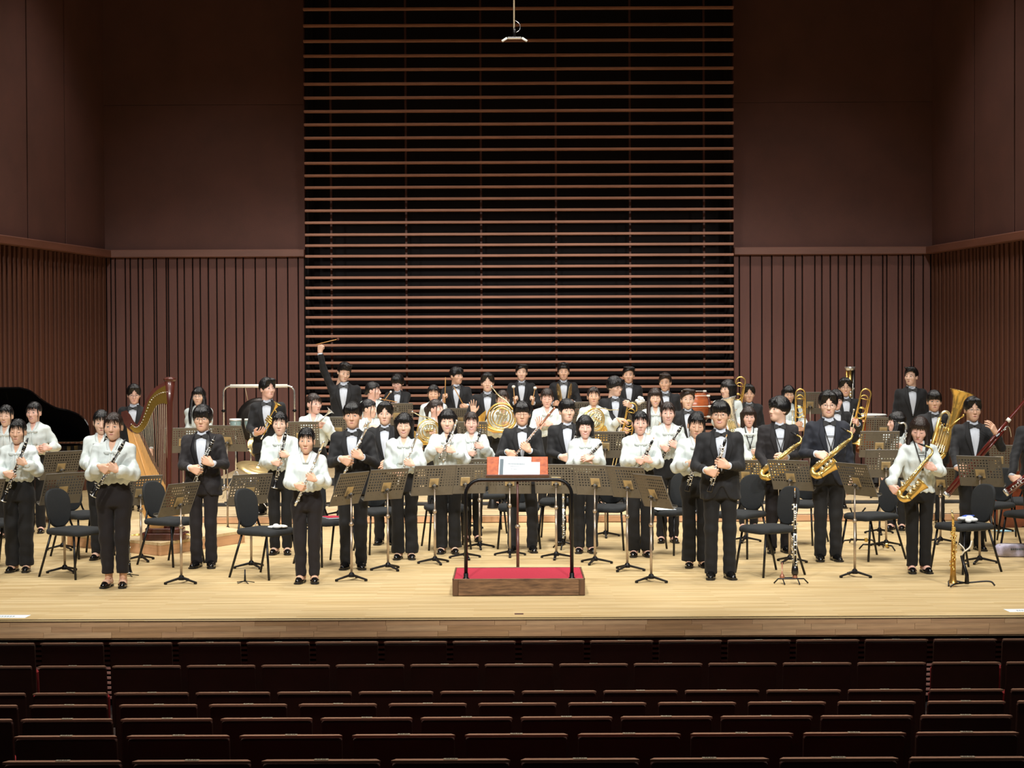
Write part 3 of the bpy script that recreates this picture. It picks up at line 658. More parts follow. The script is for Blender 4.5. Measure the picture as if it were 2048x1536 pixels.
def soprano_tpl():
    b = MB(); b.add(*lathe([(.045, 0), (.043, .004), (.032, .03), (.026, .09), (.02, .25), (.0145, .45), (.012, .54)], 16), 0, True)
    n = MB(); n.add(*tube([(0, 0, .54), (0, 0, .6), (-.006, 0, .635)], [.012, .01, .0085], 10), 0, True); mp = MB(); mp.add(*tube([(-.004, 0, .62), (-.014, 0, .68)], [.012, .006], 8), 0, True)
    k = MB(); keys_row(k, .12, .52, 22, 0, .03, .011, seed=21); keys_row(k, .3, .52, 12, 0, .021, .009, seed=22)
    template('soprano_sax', [('body', b.mesh('body', M_brass_d), None), ('neck', n.mesh('neck', M_brass), None), ('mouthpiece', mp.mesh('mouthpiece', M_nickel), 1), ('keys', k.mesh('keys', M_brass), 0)])
soprano_tpl()
# ---- brass
def horn_tpl():
    t1 = []
    for k in range(3):
        m_ = MB(); R = .145 - k * .026; m_.add(*tube([(R * math.cos(a), -.02 * (k - 1), R * math.sin(a)) for a in np.linspace(0, 2 * math.pi, 32, endpoint=False)], .009 - .001 * k, 8, closed=True), 0, True); t1.append(m_.mesh('coil', M_brass if k % 2 == 0 else M_nickel))
    bell = MB(); P = catmull([(-.1, .03, .1), (-.15, .04, .0), (-.1, .045, -.11), (.0, .05, -.15), (.1, .05, -.15), (.17, .045, -.14), (.235, .04, -.11)], 6)
    bell.add(*tube(P, [.012, .014, .017, .022, .032, .055, .14], 18, False, up=(0, 1, 0)), 0, True)
    v = []
    for k in range(3):
        m_ = MB(); m_.add(*lathe([(.018, -.03), (.02, -.03), (.02, .03), (.012, .034)], 12), 0, True, tr(-.03 + k * .04, -.03, .02) @ rot('X', 90)); v.append(m_.mesh('valve', M_nickel))
    sl = MB()
    for k in range(3):
        x = -.04 + k * .035; sl.add(*tube(catmull([(x - .011, -.02, .02), (x - .011, -.02, -.07), (x, -.02, -.082), (x + .011, -.02, -.07), (x + .011, -.02, .02)]), .0055, 6), 0, True)
        sl.add(*tube(catmull([(x - .011, -.035, .02), (x - .011, -.035, .08), (x, -.035, .09), (x + .011, -.035, .08), (x + .011, -.035, .02)]), .0055, 6), 0, True)
    lp = MB(); lp.add(*tube(catmull([(-.09, -.03, .11), (-.0, -.04, .17), (.1, -.05, .2), (.17, -.05, .24)]), [.008, .006], 8), 0, True); mp = MB(); mp.add(*lathe([(.005, 0), (.006, .03), (.013, .045), (.014, .055)], 12), 0, True, along((.165, -.05, .237), (.22, -.05, .27)))
    template('horn', [('coil', c, None) for c in t1] + [('bell', bell.mesh('bell', M_brass), None)] + [('valve', x, None) for x in v] + [('valve_slide', sl.mesh('valve_slide', M_nickel), None), ('lead_pipe', lp.mesh('lead_pipe', M_nickel), None), ('mouthpiece', mp.mesh('mouthpiece', M_silver), None)])
horn_tpl()
def U(x0, x1, zt, zb0, zb1, y=0, n=10):
    r = (x1 - x0) / 2; return [(x0, y, zb0)] + [((x0 + x1) / 2 - r * math.cos(a), y, zt - r + r * math.sin(a)) for a in np.linspace(0, math.pi, n)] + [(x1, y, zb1)]
def trombone_tpl(key, m):
    ts = MB(); ts.add(*tube(U(-.065, .065, .68, .25, .3), .0095, 8), 0, True)
    fa = MB(); fa.add(*tube(U(-.05, .05, .6, .34, .34, .03), .0075, 8), 0, True); fa.add(*tube(catmull([(-.05, .03, .34), (-.02, .045, .3), (.05, .045, .33), (.05, .03, .34)]), .007, 8), 0, True); fa.add(*torus(.045, .007, 20, 6), 0, True, tr(0, .035, .4) @ rot('X', 90))
    cb = []
    for z in (.3, .43, .55): m_ = MB(); m_.add(*tube([(-.065, 0, z), (.065, 0, z)], .006, 8), 0, True); cb.append(m_.mesh('brace', m))
    bl = MB(); V, F = lathe([(.0095, .3), (.011, .2), (.014, .12), (.022, .05), (.04, .01), (.07, -.015), (.105, -.028), (.107, -.026), (.06, -.004), (.02, .06)], 20, False); bl.add(V, F, 0, True, tr(.065, 0, 0))
    sl = MB()
    for x in (-.105, -.065): sl.add(*tube([(x, 0, .32), (x, 0, -.36)], .0072, 8), 0, True)
    sl.add(*tube([(-.105 + .02 - .02 * math.cos(a), 0, -.36 - .03 * math.sin(a)) for a in np.linspace(0, math.pi, 8)], .0075, 8), 0, True); 
    for z in (.3, .1): sl.add(*tube([(-.105, 0, z), (-.065, 0, z)], .006, 6), 0, True)
    mp = MB(); mp.add(*lathe([(.006, .32), (.006, .36), (.013, .385), (.0145, .4)], 12), 0, True, tr(-.105, 0, 0))
    cw = MB(); cw.add(*lathe([(.022, .62), (.028, .64), (.028, .67), (.02, .69)], 12), 0, True, tr(0, 0, -.02))
    template(key, [('tuning_slide', ts.mesh('tuning_slide', m), None), ('valve_attachment', fa.mesh('valve_attachment', m), None)] + [('brace', c, None) for c in cb] + [('bell', bl.mesh('bell', m), None), ('hand_slide', sl.mesh('hand_slide', M_nickel), None), ('mouthpiece', mp.mesh('mouthpiece', M_silver), None)])
trombone_tpl('trombone', M_brass)
def trumpet_tpl(key, m):
    b = MB(); V, F = lathe([(.006, .15), (.0065, .3), (.009, .38), (.016, .44), (.034, .475), (.06, .49), (.061, .492), (.03, .47), (.012, .4)], 18, False); b.add(V, F, 0, True)
    lp = MB(); lp.add(*tube([(.0, -.055, .0), (0, -.055, .36)], .0062, 8), 0, True); lp.add(*tube([(0, -.055 + .0275 - .0275 * math.cos(a), .36 + .03 * math.sin(a)) for a in np.linspace(0, math.pi, 8)], .007, 8), 0, True); lp.add(*tube([(0, 0, .36), (0, 0, .26)], .0068, 8), 0, True)
    bb = MB(); bb.add(*tube([(0, -.055 * 0 + .0 - .0 * 0, .15)] + [(0, -.0275 + .0275 * math.cos(a), .15 - .035 * math.sin(a)) for a in np.linspace(0, math.pi, 8)], .0062, 8), 0, True)
    vs_ = []
    for k in range(3): m_ = MB(); m_.add(*tube([(0, -.075, .2 + k * .032), (0, .035, .2 + k * .032)], .0135, 10), 0, True); m_.add(*tube([(0, -.1, .2 + k * .032), (0, -.075, .2 + k * .032)], .004, 6), 0, True); m_.add(*tube([(0, -.103, .2 + k * .032), (0, -.098, .2 + k * .032)], .009, 8), 0, True); vs_.append(m_.mesh('valve', m))
    mp = MB(); mp.add(*lathe([(.0135, -.07), (.012, -.055), (.006, -.03), (.0055, .0)], 12), 0, True, tr(0, -.055, 0))
    template(key, [('bell', b.mesh('bell', m), None), ('lead_pipe', lp.mesh('lead_pipe', m), None), ('bell_bow', bb.mesh('bell_bow', m), 0)] + [('valve', v_, None) for v_ in vs_] + [('mouthpiece', mp.mesh('mouthpiece', M_silver), None)])
trumpet_tpl('trumpet', M_brass); trumpet_tpl('silver_trumpet', M_silver)
def euph_tpl(key, m):
    b = MB(); V, F = lathe([(.034, .1), (.04, .3), (.05, .45), (.065, .58), (.095, .68), (.14, .735), (.15, .742), (.146, .746), (.09, .69), (.05, .5)], 22, False); b.add(V, F, 0, True)
    bo = MB(); bo.add(*tube([(0, 0, .1)] + [(-.085 + .085 * math.cos(a), 0, .1 - .09 * math.sin(a)) for a in np.linspace(0, math.pi, 10)] + [(-.17, 0, .42)], [.034, .03, .024], 12, up=(0, 1, 0)), 0, True)
    tb = MB(); tb.add(*tube(U(-.17, -.06, .5, .4, .12), .016, 10), 0, True)
    for k in range(4): tb.add(*tube(U(-.14 + k * .03, -.118 + k * .03, .36 - .02 * k, .16, .16, -.05), .007, 8), 0, True); tb.add(*tube([(-.14 + k * .03, -.05, .16), (-.14 + k * .03, -.05, .08), (-.118 + k * .03, -.05, .08), (-.118 + k * .03, -.05, .16)], .007, 8), 0, True)
    vs_ = []
    for k in range(4): m_ = MB(); m_.add(*lathe([(.015, .18), (.0165, .18), (.0165, .33), (.012, .34), (.004, .34), (.004, .37), (.011, .37), (.011, .377)], 12), 0, True, tr(-.145 + k * .036, -.03, 0)); vs_.append(m_.mesh('valve', m))
    lp = MB(); lp.add(*tube(catmull([(-.1, -.06, .3), (-.02, -.1, .4), (.05, -.1, .48)]), [.008, .006], 8), 0, True); lp.add(*lathe([(.006, 0), (.013, .04), (.016, .055)], 12), 0, True, along((.045, -.1, .475), (.09, -.1, .53)))
    template(key, [('bell', b.mesh('bell', m), None), ('bottom_bow', bo.mesh('bottom_bow', m), None), ('tubing', tb.mesh('tubing', M_nickel), None)] + [('valve', v_, None) for v_ in vs_] + [('lead_pipe', lp.mesh('lead_pipe', m), None)])
euph_tpl('euphonium', M_brass); euph_tpl('silver_euphonium', M_silver)
def bassoon_tpl():
    L = 1.34
    bt = MB(); bt.add(*tube([(-.018, 0, 0), (-.018, 0, .44)], .022, 12), 0, True); bt.add(*tube([(.018, 0, 0), (.018, 0, .44)], .022, 12), 0, True)
    cap_ = MB(); cap_.add(*lathe([(.03, -.02), (.036, -.005), (.036, .02)], 14, True, 1.15, .75), 0, True)
    lj = MB(); lj.add(*tube([(.018, 0, .44), (.018, 0, 1.02)], [.019, .017], 12), 0, True); wg = MB(); wg.add(*tube([(-.018, 0, .44), (-.018, 0, .92)], [.019, .012], 12), 0, True)
    be = MB(); be.add(*lathe([(.02, 1.02), (.023, 1.06), (.018, 1.15), (.019, 1.32), (.022, L)], 14), 0, True, tr(.018, 0, 0)); rg = MB(); rg.add(*lathe([(.0235, L - .02), (.0235, L + .004)], 14), 0, True, tr(.018, 0, 0)); rg.add(*lathe([(.0245, 1.02), (.0245, 1.06)], 14), 0, True, tr(.018, 0, 0))
    k1 = MB(); keys_row(k1, .06, .42, 9, 0, .028, .011, seed=31); k2 = MB(); keys_row(k2, .5, .98, 7, 0, .024, .009, seed=33)
    bc = MB(); bc.add(*tube(catmull([(-.018, 0, .92), (-.018, -.02, .97), (-.05, -.08, 1.0), (-.12, -.16, .98), (-.17, -.2, .95)]), [.006, .0035], 8), 0, True)
    template('bassoon', [('boot_joint', bt.mesh('boot_joint', M_bassoon), None), ('boot_cap', cap_.mesh('boot_cap', M_silver), 0), ('long_joint', lj.mesh('long_joint', M_bassoon), None), ('wing_joint', wg.mesh('wing_joint', M_bassoon), None), ('bell', be.mesh('bell', M_bassoon), None), ('bell_ring', rg.mesh('bell_ring', M_ivory), 4), ('boot_keys', k1.mesh('boot_keys', M_silver), 0), ('long_keys', k2.mesh('long_keys', M_silver), 2), ('bocal', bc.mesh('bocal', M_silver), None)])
bassoon_tpl()
def bass_clarinet_tpl():
    b = MB(); b.add(*lathe([(.017, 0), (.0165, .8)], 14), 0, True); nk = MB(); nk.add(*tube(catmull([(0, 0, .8), (0, 0, .86), (-.03, 0, .9), (-.07, 0, .89), (-.1, 0, .91)]), [.014, .011], 10), 0, True)
    bl = MB(); bl.add(*tube(catmull([(0, 0, 0), (0, -.01, -.07), (0, -.06, -.1), (0, -.1, -.05), (0, -.12, .03)]), [.017, .022, .03, .06], 14, False), 0, True)
    mp = MB(); mp.add(*tube([(-.095, 0, .908), (-.16, 0, .93)], [.012, .006], 8), 0, True); k = MB(); keys_row(k, .08, .76, 24, 0, .022, .01, seed=41)
    template('bass_clarinet', [('body', b.mesh('body', M_grenadilla), None), ('neck', nk.mesh('neck', M_silver), None), ('bell', bl.mesh('bell', M_silver), None), ('mouthpiece', mp.mesh('mouthpiece', M_blackplastic), None), ('keys', k.mesh('keys', M_silver), 0)])
bass_clarinet_tpl()
# ================================================================== people
SKINS = [mat('skin_fair', (236, 196, 172), .5, 0, .04, (30, 30, 30)), mat('skin_warm', (224, 180, 152), .5, 0, .04, (30, 30, 30)), mat('skin_rosy', (238, 192, 174), .5, 0, .04, (30, 30, 30))]
for m_ in SKINS:
    b_ = m_.node_tree.nodes['Principled BSDF']; b_.inputs['Subsurface Weight'].default_value = .08; b_.inputs['Subsurface Radius'].default_value = (.01, .004, .002)
M_eye = mat('eye_dark', (24, 18, 16), .3); M_lip = mat('lips', (186, 104, 98), .45); M_teeth = mat('teeth', (240, 236, 228), .3)
M_brow = mat('eyebrow', (58, 44, 40), .8)
HAIRS = [mat('hair_black', (18, 17, 19), .32, 0, .35, (60, 60, 4), .6, (170, 170, 8), 0, None, 0, .6), mat('hair_brown', (50, 36, 30), .36, 0, .35, (60, 60, 4), .6, (170, 170, 8), 0, None, 0, .6)]
M_suit = [mat('suit_black', (19, 20, 24), .8, 0, .12, (30, 30, 30), .12, 500, 0, None, .06), mat('suit_navy', (24, 29, 42), .8, 0, .12, (30, 30, 30), .12, 500, 0, None, .06), mat('suit_plum_black', (24, 20, 24), .8, 0, .12, (30, 30, 30), .12, 500, 0, None, .06)]
M_satin = mat('lapel_satin', (24, 24, 28), .38, 0, .1, (20, 20, 20))
M_trouser = [mat('trouser_black', (10, 10, 12), .85, 0, .12, (30, 30, 30), .1, 500, 0, None, .05), mat('trouser_plum', (19, 13, 17), .85, 0, .12, (30, 30, 30), .1, 500, 0, None, .05)]
M_shirt = mat('dress_shirt', (208, 216, 228), .7, 0, .08, (60, 60, 3), .15, (120, 120, 2))
M_blouse = [mat('blouse_white', (216, 226, 225), .62, 0, .05, (12, 12, 12), .12, 40), mat('blouse_cream', (220, 221, 210), .62, 0, .05, (12, 12, 12), .12, 40)]
M_bow = mat('bow_tie_black', (14, 14, 16), .45); M_shoe = mat('black_leather', (14, 14, 15), .16, 0, 0, (1, 1, 1), 0, 60, .5)
M_wire = mat('glasses_wire', (160, 150, 140), .3, .8); M_sock = mat('sock_black', (16, 16, 18), .9); M_strap = mat('strap_black', (18, 18, 20), .7)
# ---- head (origin between the ears, face towards -y)
def head_mesh(fem):
    g = Grid((-.105, -.135, -.2), (.105, .125, .14), .0066); w_ = .97 if fem else 1.0
    f = g.ell((0, .012, .032), (.077 * w_, .094, .088))
    f = smin(f, g.ell((0, -.022, -.035), (.064 * w_, .066, .08 if not fem else .076)), .035)
    f = smin(f, g.ell((0, -.058, -.088), (.034 if not fem else .029, .03, .028)), .035)
    for s in (-1, 1):
        f = smin(f, g.ell((s * .042 * w_, -.052, -.022), (.027, .03, .026)), .02)
        f = smax(f, -g.ell((s * .032, -.104, .004), (.02, .016, .0125)), .014)
        f = smin(f, g.ell((s * .032, -.074, .002), (.014, .012, .011)), .004)
        f = smin(f, g.ell((s * .0115, -.092, -.036), (.0085, .01, .0075)), .008)
        e = g.ell((s * .079 * w_, .012, -.008), (.011, .02, .032)); e = smax(e, -g.ell((s * .094 * w_, .004, -.006), (.01, .011, .02)), .006); f = smin(f, e, .008)
    f = smin(f, g.cap((0, -.085, .012), (0, -.104, -.03), .0075, .0115), .012)
    f = smin(f, g.cap((-.018, -.083, -.061), (.018, -.083, -.061), .0065, .0065), .014)
    f = smin(f, g.cap((-.013, -.082, -.071), (.013, -.082, -.071), .007, .007), .012)
    f = smin(f, g.cap((0, .022, -.06), (0, .034, -.2), .05 if fem else .056, .052 if fem else .06), .025)
    return g.mesh(f)
HEAD = {0: head_mesh(0), 1: head_mesh(1)}
def head_y(x, z, fem=1): 
    V = HEAD[fem][0]; d = (V[:, 0] - x) ** 2 + (V[:, 2] - z) ** 2 + (V[:, 1] > -.02) * 1.0; return float(V[np.argmin(d), 1])
def face_parts(fem, expr):
    'list of (V, F, slot): 1 eye dark, 2 lips, 3 teeth, 4 brow'
    out = []
    def arc(pts, r, slot, dy=-.001, flat=1.0):
        P = [(x, head_y(x, z, fem) + dy, z) for x, z in pts]; P = catmull(P, 3); n = len(P); out.append((*tube(P, [r * .45, r, r, r * .45], 6), slot))
    for s in (-1, 1):
        if expr in ('closed', 'laugh'):
            arc([(s * .018, -.002 + (.0 if expr == 'laugh' else .003)), (s * .032, .004 if expr == 'laugh' else -.003), (s * .046, -.003 if expr == 'laugh' else .002)], .0022, 1)
        else:
            hgt = .0042 if expr == 'smile' else .0052
            y = head_y(s * .032, .001, fem); out.append((*ell((s * .032, y + .0035, .001), (.0125, .006, hgt), 10, 6), 3)); out.append((*ell((s * .032, y + .0015, .001), (.0058, .0056, hgt + .0006), 10, 6), 1))
            arc([(s * .018, .0025), (s * .031, .0075), (s * .046, .003)], .0023, 1, -.0012)
        arc([(s * .015, .021), (s * .032, .0265), (s * .05, .019)], .0026 if not fem else .0018, 4, .0)
    if expr in ('laugh', 'smile'):
        wd, dz = (.026, -.008) if expr == 'laugh' else (.024, -.005)
        y = head_y(0, -.064, fem); out.append((*ell((0, y + .004, -.0635), (.018, .006, .006 if expr == 'laugh' else .0036), 12, 6), 3))
        arc([(-wd, -.0595), (-.012, -.0625 + .004), (0, -.0615 + .004), (.012, -.0625 + .004), (wd, -.0595)], .0026, 2)
        arc([(-wd, -.0595), (-.014, -.0665 + dz * .5), (0, -.0675 + dz * .5), (.014, -.0665 + dz * .5), (wd, -.0595)], .0034, 2)
    else:
        arc([(-.021, -.0652), (-.01, -.0628), (0, -.0634), (.01, -.0628), (.021, -.0652)], .0022, 2, .0006); arc([(-.017, -.0665), (0, -.0695), (.017, -.0665)], .0028, 2, .0008)
        arc([(-.021, -.0656), (0, -.0658), (.021, -.0656)], .0009, 4, -.0012)
    for s in (-1, 1): out.append((*ell((s * .0075, head_y(s * .0075, -.042, fem) + .001, -.043), (.003, .003, .0018), 8, 4), 4))
    return out
FACE = {(f, e): face_parts(f, e) for f in (0, 1) for e in ('neutral', 'smile', 'laugh', 'closed')}
# ---- hair
def hair_mesh(kind):
    longz = {'long': -.36, 'medium': -.2, 'bob': -.125, 'bowlbob': -.1}.get(kind, -.13)
    g = Grid((-.145, -.145, min(longz - .03, -.15)), (.145, .2, .16), .0068)
    X, Y, Z = g.X, g.Y, g.Z; th = np.arctan2(X, Y + .0)
    cap_ = g.ell((0, .014, .038), (.089, .107, .1))
    volume = {'bangs': .004, 'part': .006, 'bowl': .012, 'up': .004, 'side': .003, 'shaggy': .01}.get(kind, 0)
    cap_ = cap_ - volume
    if kind in ('tied', 'pony', 'bun'): cap_ = cap_ + .0045
    if kind == 'up': cap_ = smin(cap_, g.ell((.0, -.01, .1), (.07, .075, .045)), .03)
    if kind == 'side': cap_ = smin(cap_, g.ell((.018, -.045, .088), (.062, .052, .04)), .03)
    low = {'bangs': -.05, 'part': -.045, 'side': -.035, 'up': -.03, 'bowl': -.035, 'shaggy': -.075, 'tied': -.03, 'pony': -.03, 'bun': -.03}.get(kind)
    if low is not None:       # short or gathered: follows the skull down to a nape line that rises towards the front
        f = cap_; line = low - .045 * np.clip((Y - .02) / .08, -1, 1)
        f = smax(f, (line - Z), .012)
    else:
        f = cap_; R = {'long': (.088, .07), 'medium': (.098, .09), 'bob': (.1, .1), 'bowlbob': (.098, .1)}[kind]
        sheet = np.maximum((((X / R[0]) ** 2 + ((Y - .03) / R[1]) ** 2) ** .5 - 1) * .08, np.maximum(longz - Z, Z - .05))
        f = smin(f, sheet, .04)
    # opening for the face: jagged fringe line top(x), side limits
    j = .004 * np.sin(X * 260 + 1) + .003 * np.sin(X * 410)
    a = np.abs(X)
    if kind in ('bangs', 'bowl', 'shaggy'): top = .034 - .45 * np.clip(a - .03, 0, 1) + j * 1.8 + (-.006 if kind != 'bangs' else 0); side = .066 - .0 * Z
    elif kind == 'part': top = .072 - 1.25 * np.clip(a - .004, 0, .055) + j; side = .067 + 0 * Z
    elif kind == 'side': top = .058 + .018 * np.sin((X + .02) * 30) + j * .6 - .7 * np.clip(a - .045, 0, 1); side = .072 + 0 * Z
    elif kind == 'up': top = .056 + j * 1.5 - .6 * np.clip(a - .04, 0, 1); side = .074 + 0 * Z
    elif kind in ('tied', 'pony', 'bun'): top = .066 + j * .5 - .8 * np.clip(a - .022, 0, 1); side = .072 + 0 * Z
    else: top = .036 + j * 1.5 - .5 * np.clip(a - .04, 0, 1); side = .06 + .1 * np.clip(-Z - .06, 0, .2)
    yb = {'tied': .0, 'pony': .0, 'bun': .0, 'up': .0, 'side': -.0, 'part': -.012, 'bangs': -.012}.get(kind, -.02)
    cut = np.maximum(np.maximum(Y - yb, a - side), Z - top)
    f = smax(f, -cut, .008)
    if kind in ('tied', 'pony', 'bun', 'side', 'up', 'bangs', 'part'):       # free the ears
        for s in (-1, 1): f = smax(f, -g.ell((s * .095, .006, -.03), (.04, .026, .04)), .01)
    if kind in ('pony',): f = smin(f, smin(g.cap((0, .11, .05), (0, .15, .0), .028, .032), g.cap((0, .15, .0), (0, .15, -.13), .032, .012), .03), .02)
    if kind in ('bun', 'tied'): f = smin(f, g.ell((0, .105, -.02), (.038, .03, .04)), .02)
    f = f + .0016 * np.sin(th * 34 + 3 * np.sin(Z * 30)) + .0012 * np.sin(th * 61 + Z * 40)
    mb = MB(); mb.add(*g.mesh(f), 0, True)
    r_ = random.Random(hash(kind) % 1000 if False else sum(map(ord, kind)))
    def lock(P, r, flat=.55): mb.add(*tube(catmull(P, 4), r, 6, flat=flat), 0, True)
    if kind in ('tied', 'pony', 'bun', 'long', 'medium', 'bob', 'bowlbob'):     # thin fringe and face-framing strands
        gath = kind in ('tied', 'pony', 'bun'); n = 8 if gath else 11
        for k in range(n):
            x = -.046 + .092 * k / (n - 1) + r_.uniform(-.004, .004); r0 = .72 if gath else 1.0
            lock([(x * .55, -.06, .106), (x * .85, -.092 + abs(x) * .25, .075), (x, -.0955 + abs(x) * .42, .045), (x * 1.08 + r_.uniform(-.004, .004), -.096 + abs(x) * .45, .029 + r_.uniform(-.009, .007))], [.008 * r0, .0085 * r0, .0062 * r0, .0012])
        if kind == 'long':
            for s in (-1, 1):
                for q in range(3): lock([(s * (.06 + .008 * q), -.03 + .02 * q, .05), (s * (.082 + .006 * q), -.04 + .016 * q, -.05), (s * (.088 + .006 * q), -.085 + .016 * q, -.16), (s * (.084 + .012 * q), -.142 + .016 * q, -.25), (s * (.076 + .014 * q), -.165 + .014 * q, -.37)], [.014, .022, .022, .018, .004], .8)
        for s in (-1, 1): lock([(s * .045, -.06, .085), (s * .068, -.058, .03), (s * .07, -.05, -.03), (s * .068, -.05, -.1 if kind != 'bob' else -.08)], [.006, .008, .006, .0015])
    elif kind in ('bangs', 'bowl', 'shaggy', 'part'):
        for k in range(13):
            x = -.06 + .12 * k / 12; 
            if kind == 'part':
                s = 1 if x > 0 else -1; e = s * (.03 + abs(x) * .75); P = [(s * .008, -.07, .128), (x * .8 + s * .006, -.1, .105), (e * .85, -.103 + abs(e) * .35, .065), (e, -.09 + abs(e) * .45, .02 - abs(x) * .3)]
            else: P = [(x * .5, -.055, .125), (x * .9, -.098 + abs(x) * .25, .09), (x, -.106 + abs(x) * .45, .05), (x * 1.02 + r_.uniform(-.006, .006), -.103 + abs(x) * .5, .029 + r_.uniform(-.011, .006) - (.008 if kind == 'shaggy' else 0))]
            lock(P, [.01, .013, .011, .002])
    else:
        for k in range(12):
            x = -.055 + .11 * k / 11; up = .022 if kind == 'up' else .008
            P = [(x, -.05, .105), (x * 1.05, -.082, .115 + up), (x * 1.0 + (.03 if kind == 'side' else r_.uniform(-.012, .012)), -.1 + abs(x) * .3, .105 + up * .6), (x + (.05 if kind == 'side' else r_.uniform(-.015, .015)), -.102 + abs(x) * .4, .078 + (up if kind == 'up' else -.006))]
            lock(P, [.009, .014, .012, .002])
    return mb
HAIRM = {}
def hair(kind, c):
    if (kind, c) not in HAIRM:
        if ('g', kind) not in HAIRM: HAIRM[('g', kind)] = hair_mesh(kind)
        HAIRM[(kind, c)] = HAIRM[('g', kind)].mesh('hair', HAIRS[c])
    return HAIRM[(kind, c)]
def glasses_mesh():
    mb = MB()
    for s in (-1, 1):
        mb.add(*tube([(s * .033 + .021 * math.cos(a), -.103 + abs(.021 * math.cos(a)) * .12, .001 + .018 * math.sin(a)) for a in np.linspace(0, 2 * math.pi, 18, endpoint=False)], .0012, 5, closed=True), 0, True)
        mb.add(*tube([(s * .054, -.1, .004), (s * .074, -.07, .006), (s * .079, .01, .006)], .0016, 5), 0, True)
    mb.add(*tube([(-.012, -.104, .003), (0, -.107, .006), (.012, -.104, .003)], .0016, 5), 0, True); return mb.mesh('glasses', M_wire)
GLASSES = glasses_mesh()
# ---- hands: fingers along +x, palm -z, thumb +y (right hand)
def hand_mesh(pose):
    g = Grid((-.05, -.07, -.1), (.21, .085, .045), .0052); f = g.cap((-.012, 0, -.002), (.01, 0, -.002), .022, .024)
    C = {'grip': (52, 62, 48), 'relaxed': (18, 28, 20), 'open': (4, 5, 3), 'fist': (75, 88, 55)}[pose]; spread = {'open': 9, 'relaxed': 3}.get(pose, 0)
    for i, (y, L, r) in enumerate(((.033, (.044, .026, .02), .0082), (.0105, (.048, .03, .021), .0095), (-.0105, (.045, .027, .021), .0092), (-.030, (.036, .021, .018), .0082))):
        k = np.array([.088 - abs(i - 1.2) * .006, y, 0.0]); f = smin(f, g.cap((.012, y * .62, -.003), k, .0165, .0125), .012)
        a = 0; s = math.radians(spread * (1.4 - i)); p = k; ff = None
        for seg in range(3):
            a += math.radians(C[seg]); q = p + L[seg] * np.array([math.cos(a) * math.cos(s), math.cos(a) * math.sin(s), -math.sin(a)])
            c = g.cap(p, q, r - .0007 * seg, r - .0007 * (seg + 1)); ff = c if ff is None else smin(ff, c, .004); p = q
        f = smin(f, ff, .003)
    T = {'grip': [(.02, .024, -.012), (.05, .046, -.03), (.078, .04, -.05), (.096, .026, -.055)], 'relaxed': [(.02, .026, -.008), (.052, .052, -.02), (.082, .058, -.03), (.104, .056, -.035)], 'open': [(.02, .026, -.004), (.05, .058, -.008), (.076, .078, -.01), (.096, .088, -.01)], 'fist': [(.02, .024, -.012), (.05, .044, -.03), (.074, .03, -.05), (.085, .008, -.055)]}[pose]
    for a, b, ra, rb in zip(T[:-1], T[1:], (.017, .0125, .011), (.0125, .011, .009)): f = smin(f, g.cap(a, b, ra, rb), .008)
    return g.mesh(f)
HAND = {p: hand_mesh(p) for p in ('grip', 'relaxed', 'open', 'fist')}
# ---- feet and shoes (origin under the ankle, toes -y)
def foot_fields(g):
    f = smin(g.cap((0, .045, .04), (0, -.06, .035), .034, .034), g.cap((0, -.05, .028), (0, -.135, .02), .036, .024), .03)
    return np.maximum(smin(f, g.cap((0, .03, .05), (0, .03, .16), .036, .04), .03), .004 - g.Z)
def shoe_mesh(fem):
    g = Grid((-.07, -.2, -.012), (.07, .11, .14), .0055); X, Y, Z = g.X, g.Y, g.Z
    f = smin(g.cap((0, .045, .036), (0, -.06, .036), .037, .037), g.cap((0, -.05, .03), (0, -.14, .022), .04, .028), .03)
    if fem: cutz = .038 + .02 * np.clip((Y - .02) / .05, 0, 1) + .05 * np.clip((-.085 - Y) / .02, 0, 1); f = smax(f, Z - cutz, .004)
    else: f = smin(f, g.cap((0, .03, .05), (0, .03, .1), .042, .046), .03)
    f = np.maximum(f, .006 - Z)
    up = MB(); up.add(*g.mesh(f), 0, True)
    so = MB(); P = [(.036, .07), (.04, .02), (.034, -.03), (.043, -.09), (.038, -.145), (.018, -.17), (-.018, -.17), (-.038, -.145), (-.043, -.09), (-.034, -.03), (-.04, .02), (-.036, .07), (-.018, .088), (.018, .088)]
    so.add(*prism(P[::-1], .001, .014)); so.add(*prism([(-.034, .035), (.034, .035), (.034, .075), (.016, .086), (-.016, .086), (-.034, .075)], 0, .022))
    return up, so
SHOE = {}
for fm in (0, 1): u_, s_ = shoe_mesh(fm); SHOE[fm] = (u_.mesh('upper', M_shoe), s_.mesh('sole', M_blackplastic))
_g = Grid((-.06, -.19, -.01), (.06, .1, .17), .007); FOOT = _g.mesh(foot_fields(_g))
def ik(S, W, L1, L2, pole):
    S = np.asarray(S, float); W = np.asarray(W, float); v = W - S; d = np.linalg.norm(v)
    if d > (L1 + L2) * .995: W = S + v * ((L1 + L2) * .995 / d); v = W - S; d = np.linalg.norm(v)
    u = v / d; a = (L1 * L1 - L2 * L2 + d * d) / (2 * d); hh = math.sqrt(max(L1 * L1 - a * a, 1e-6))
    p = np.asarray(pole, float); p = nrm(p - u * (p @ u)); return S + u * a + p * hh, W
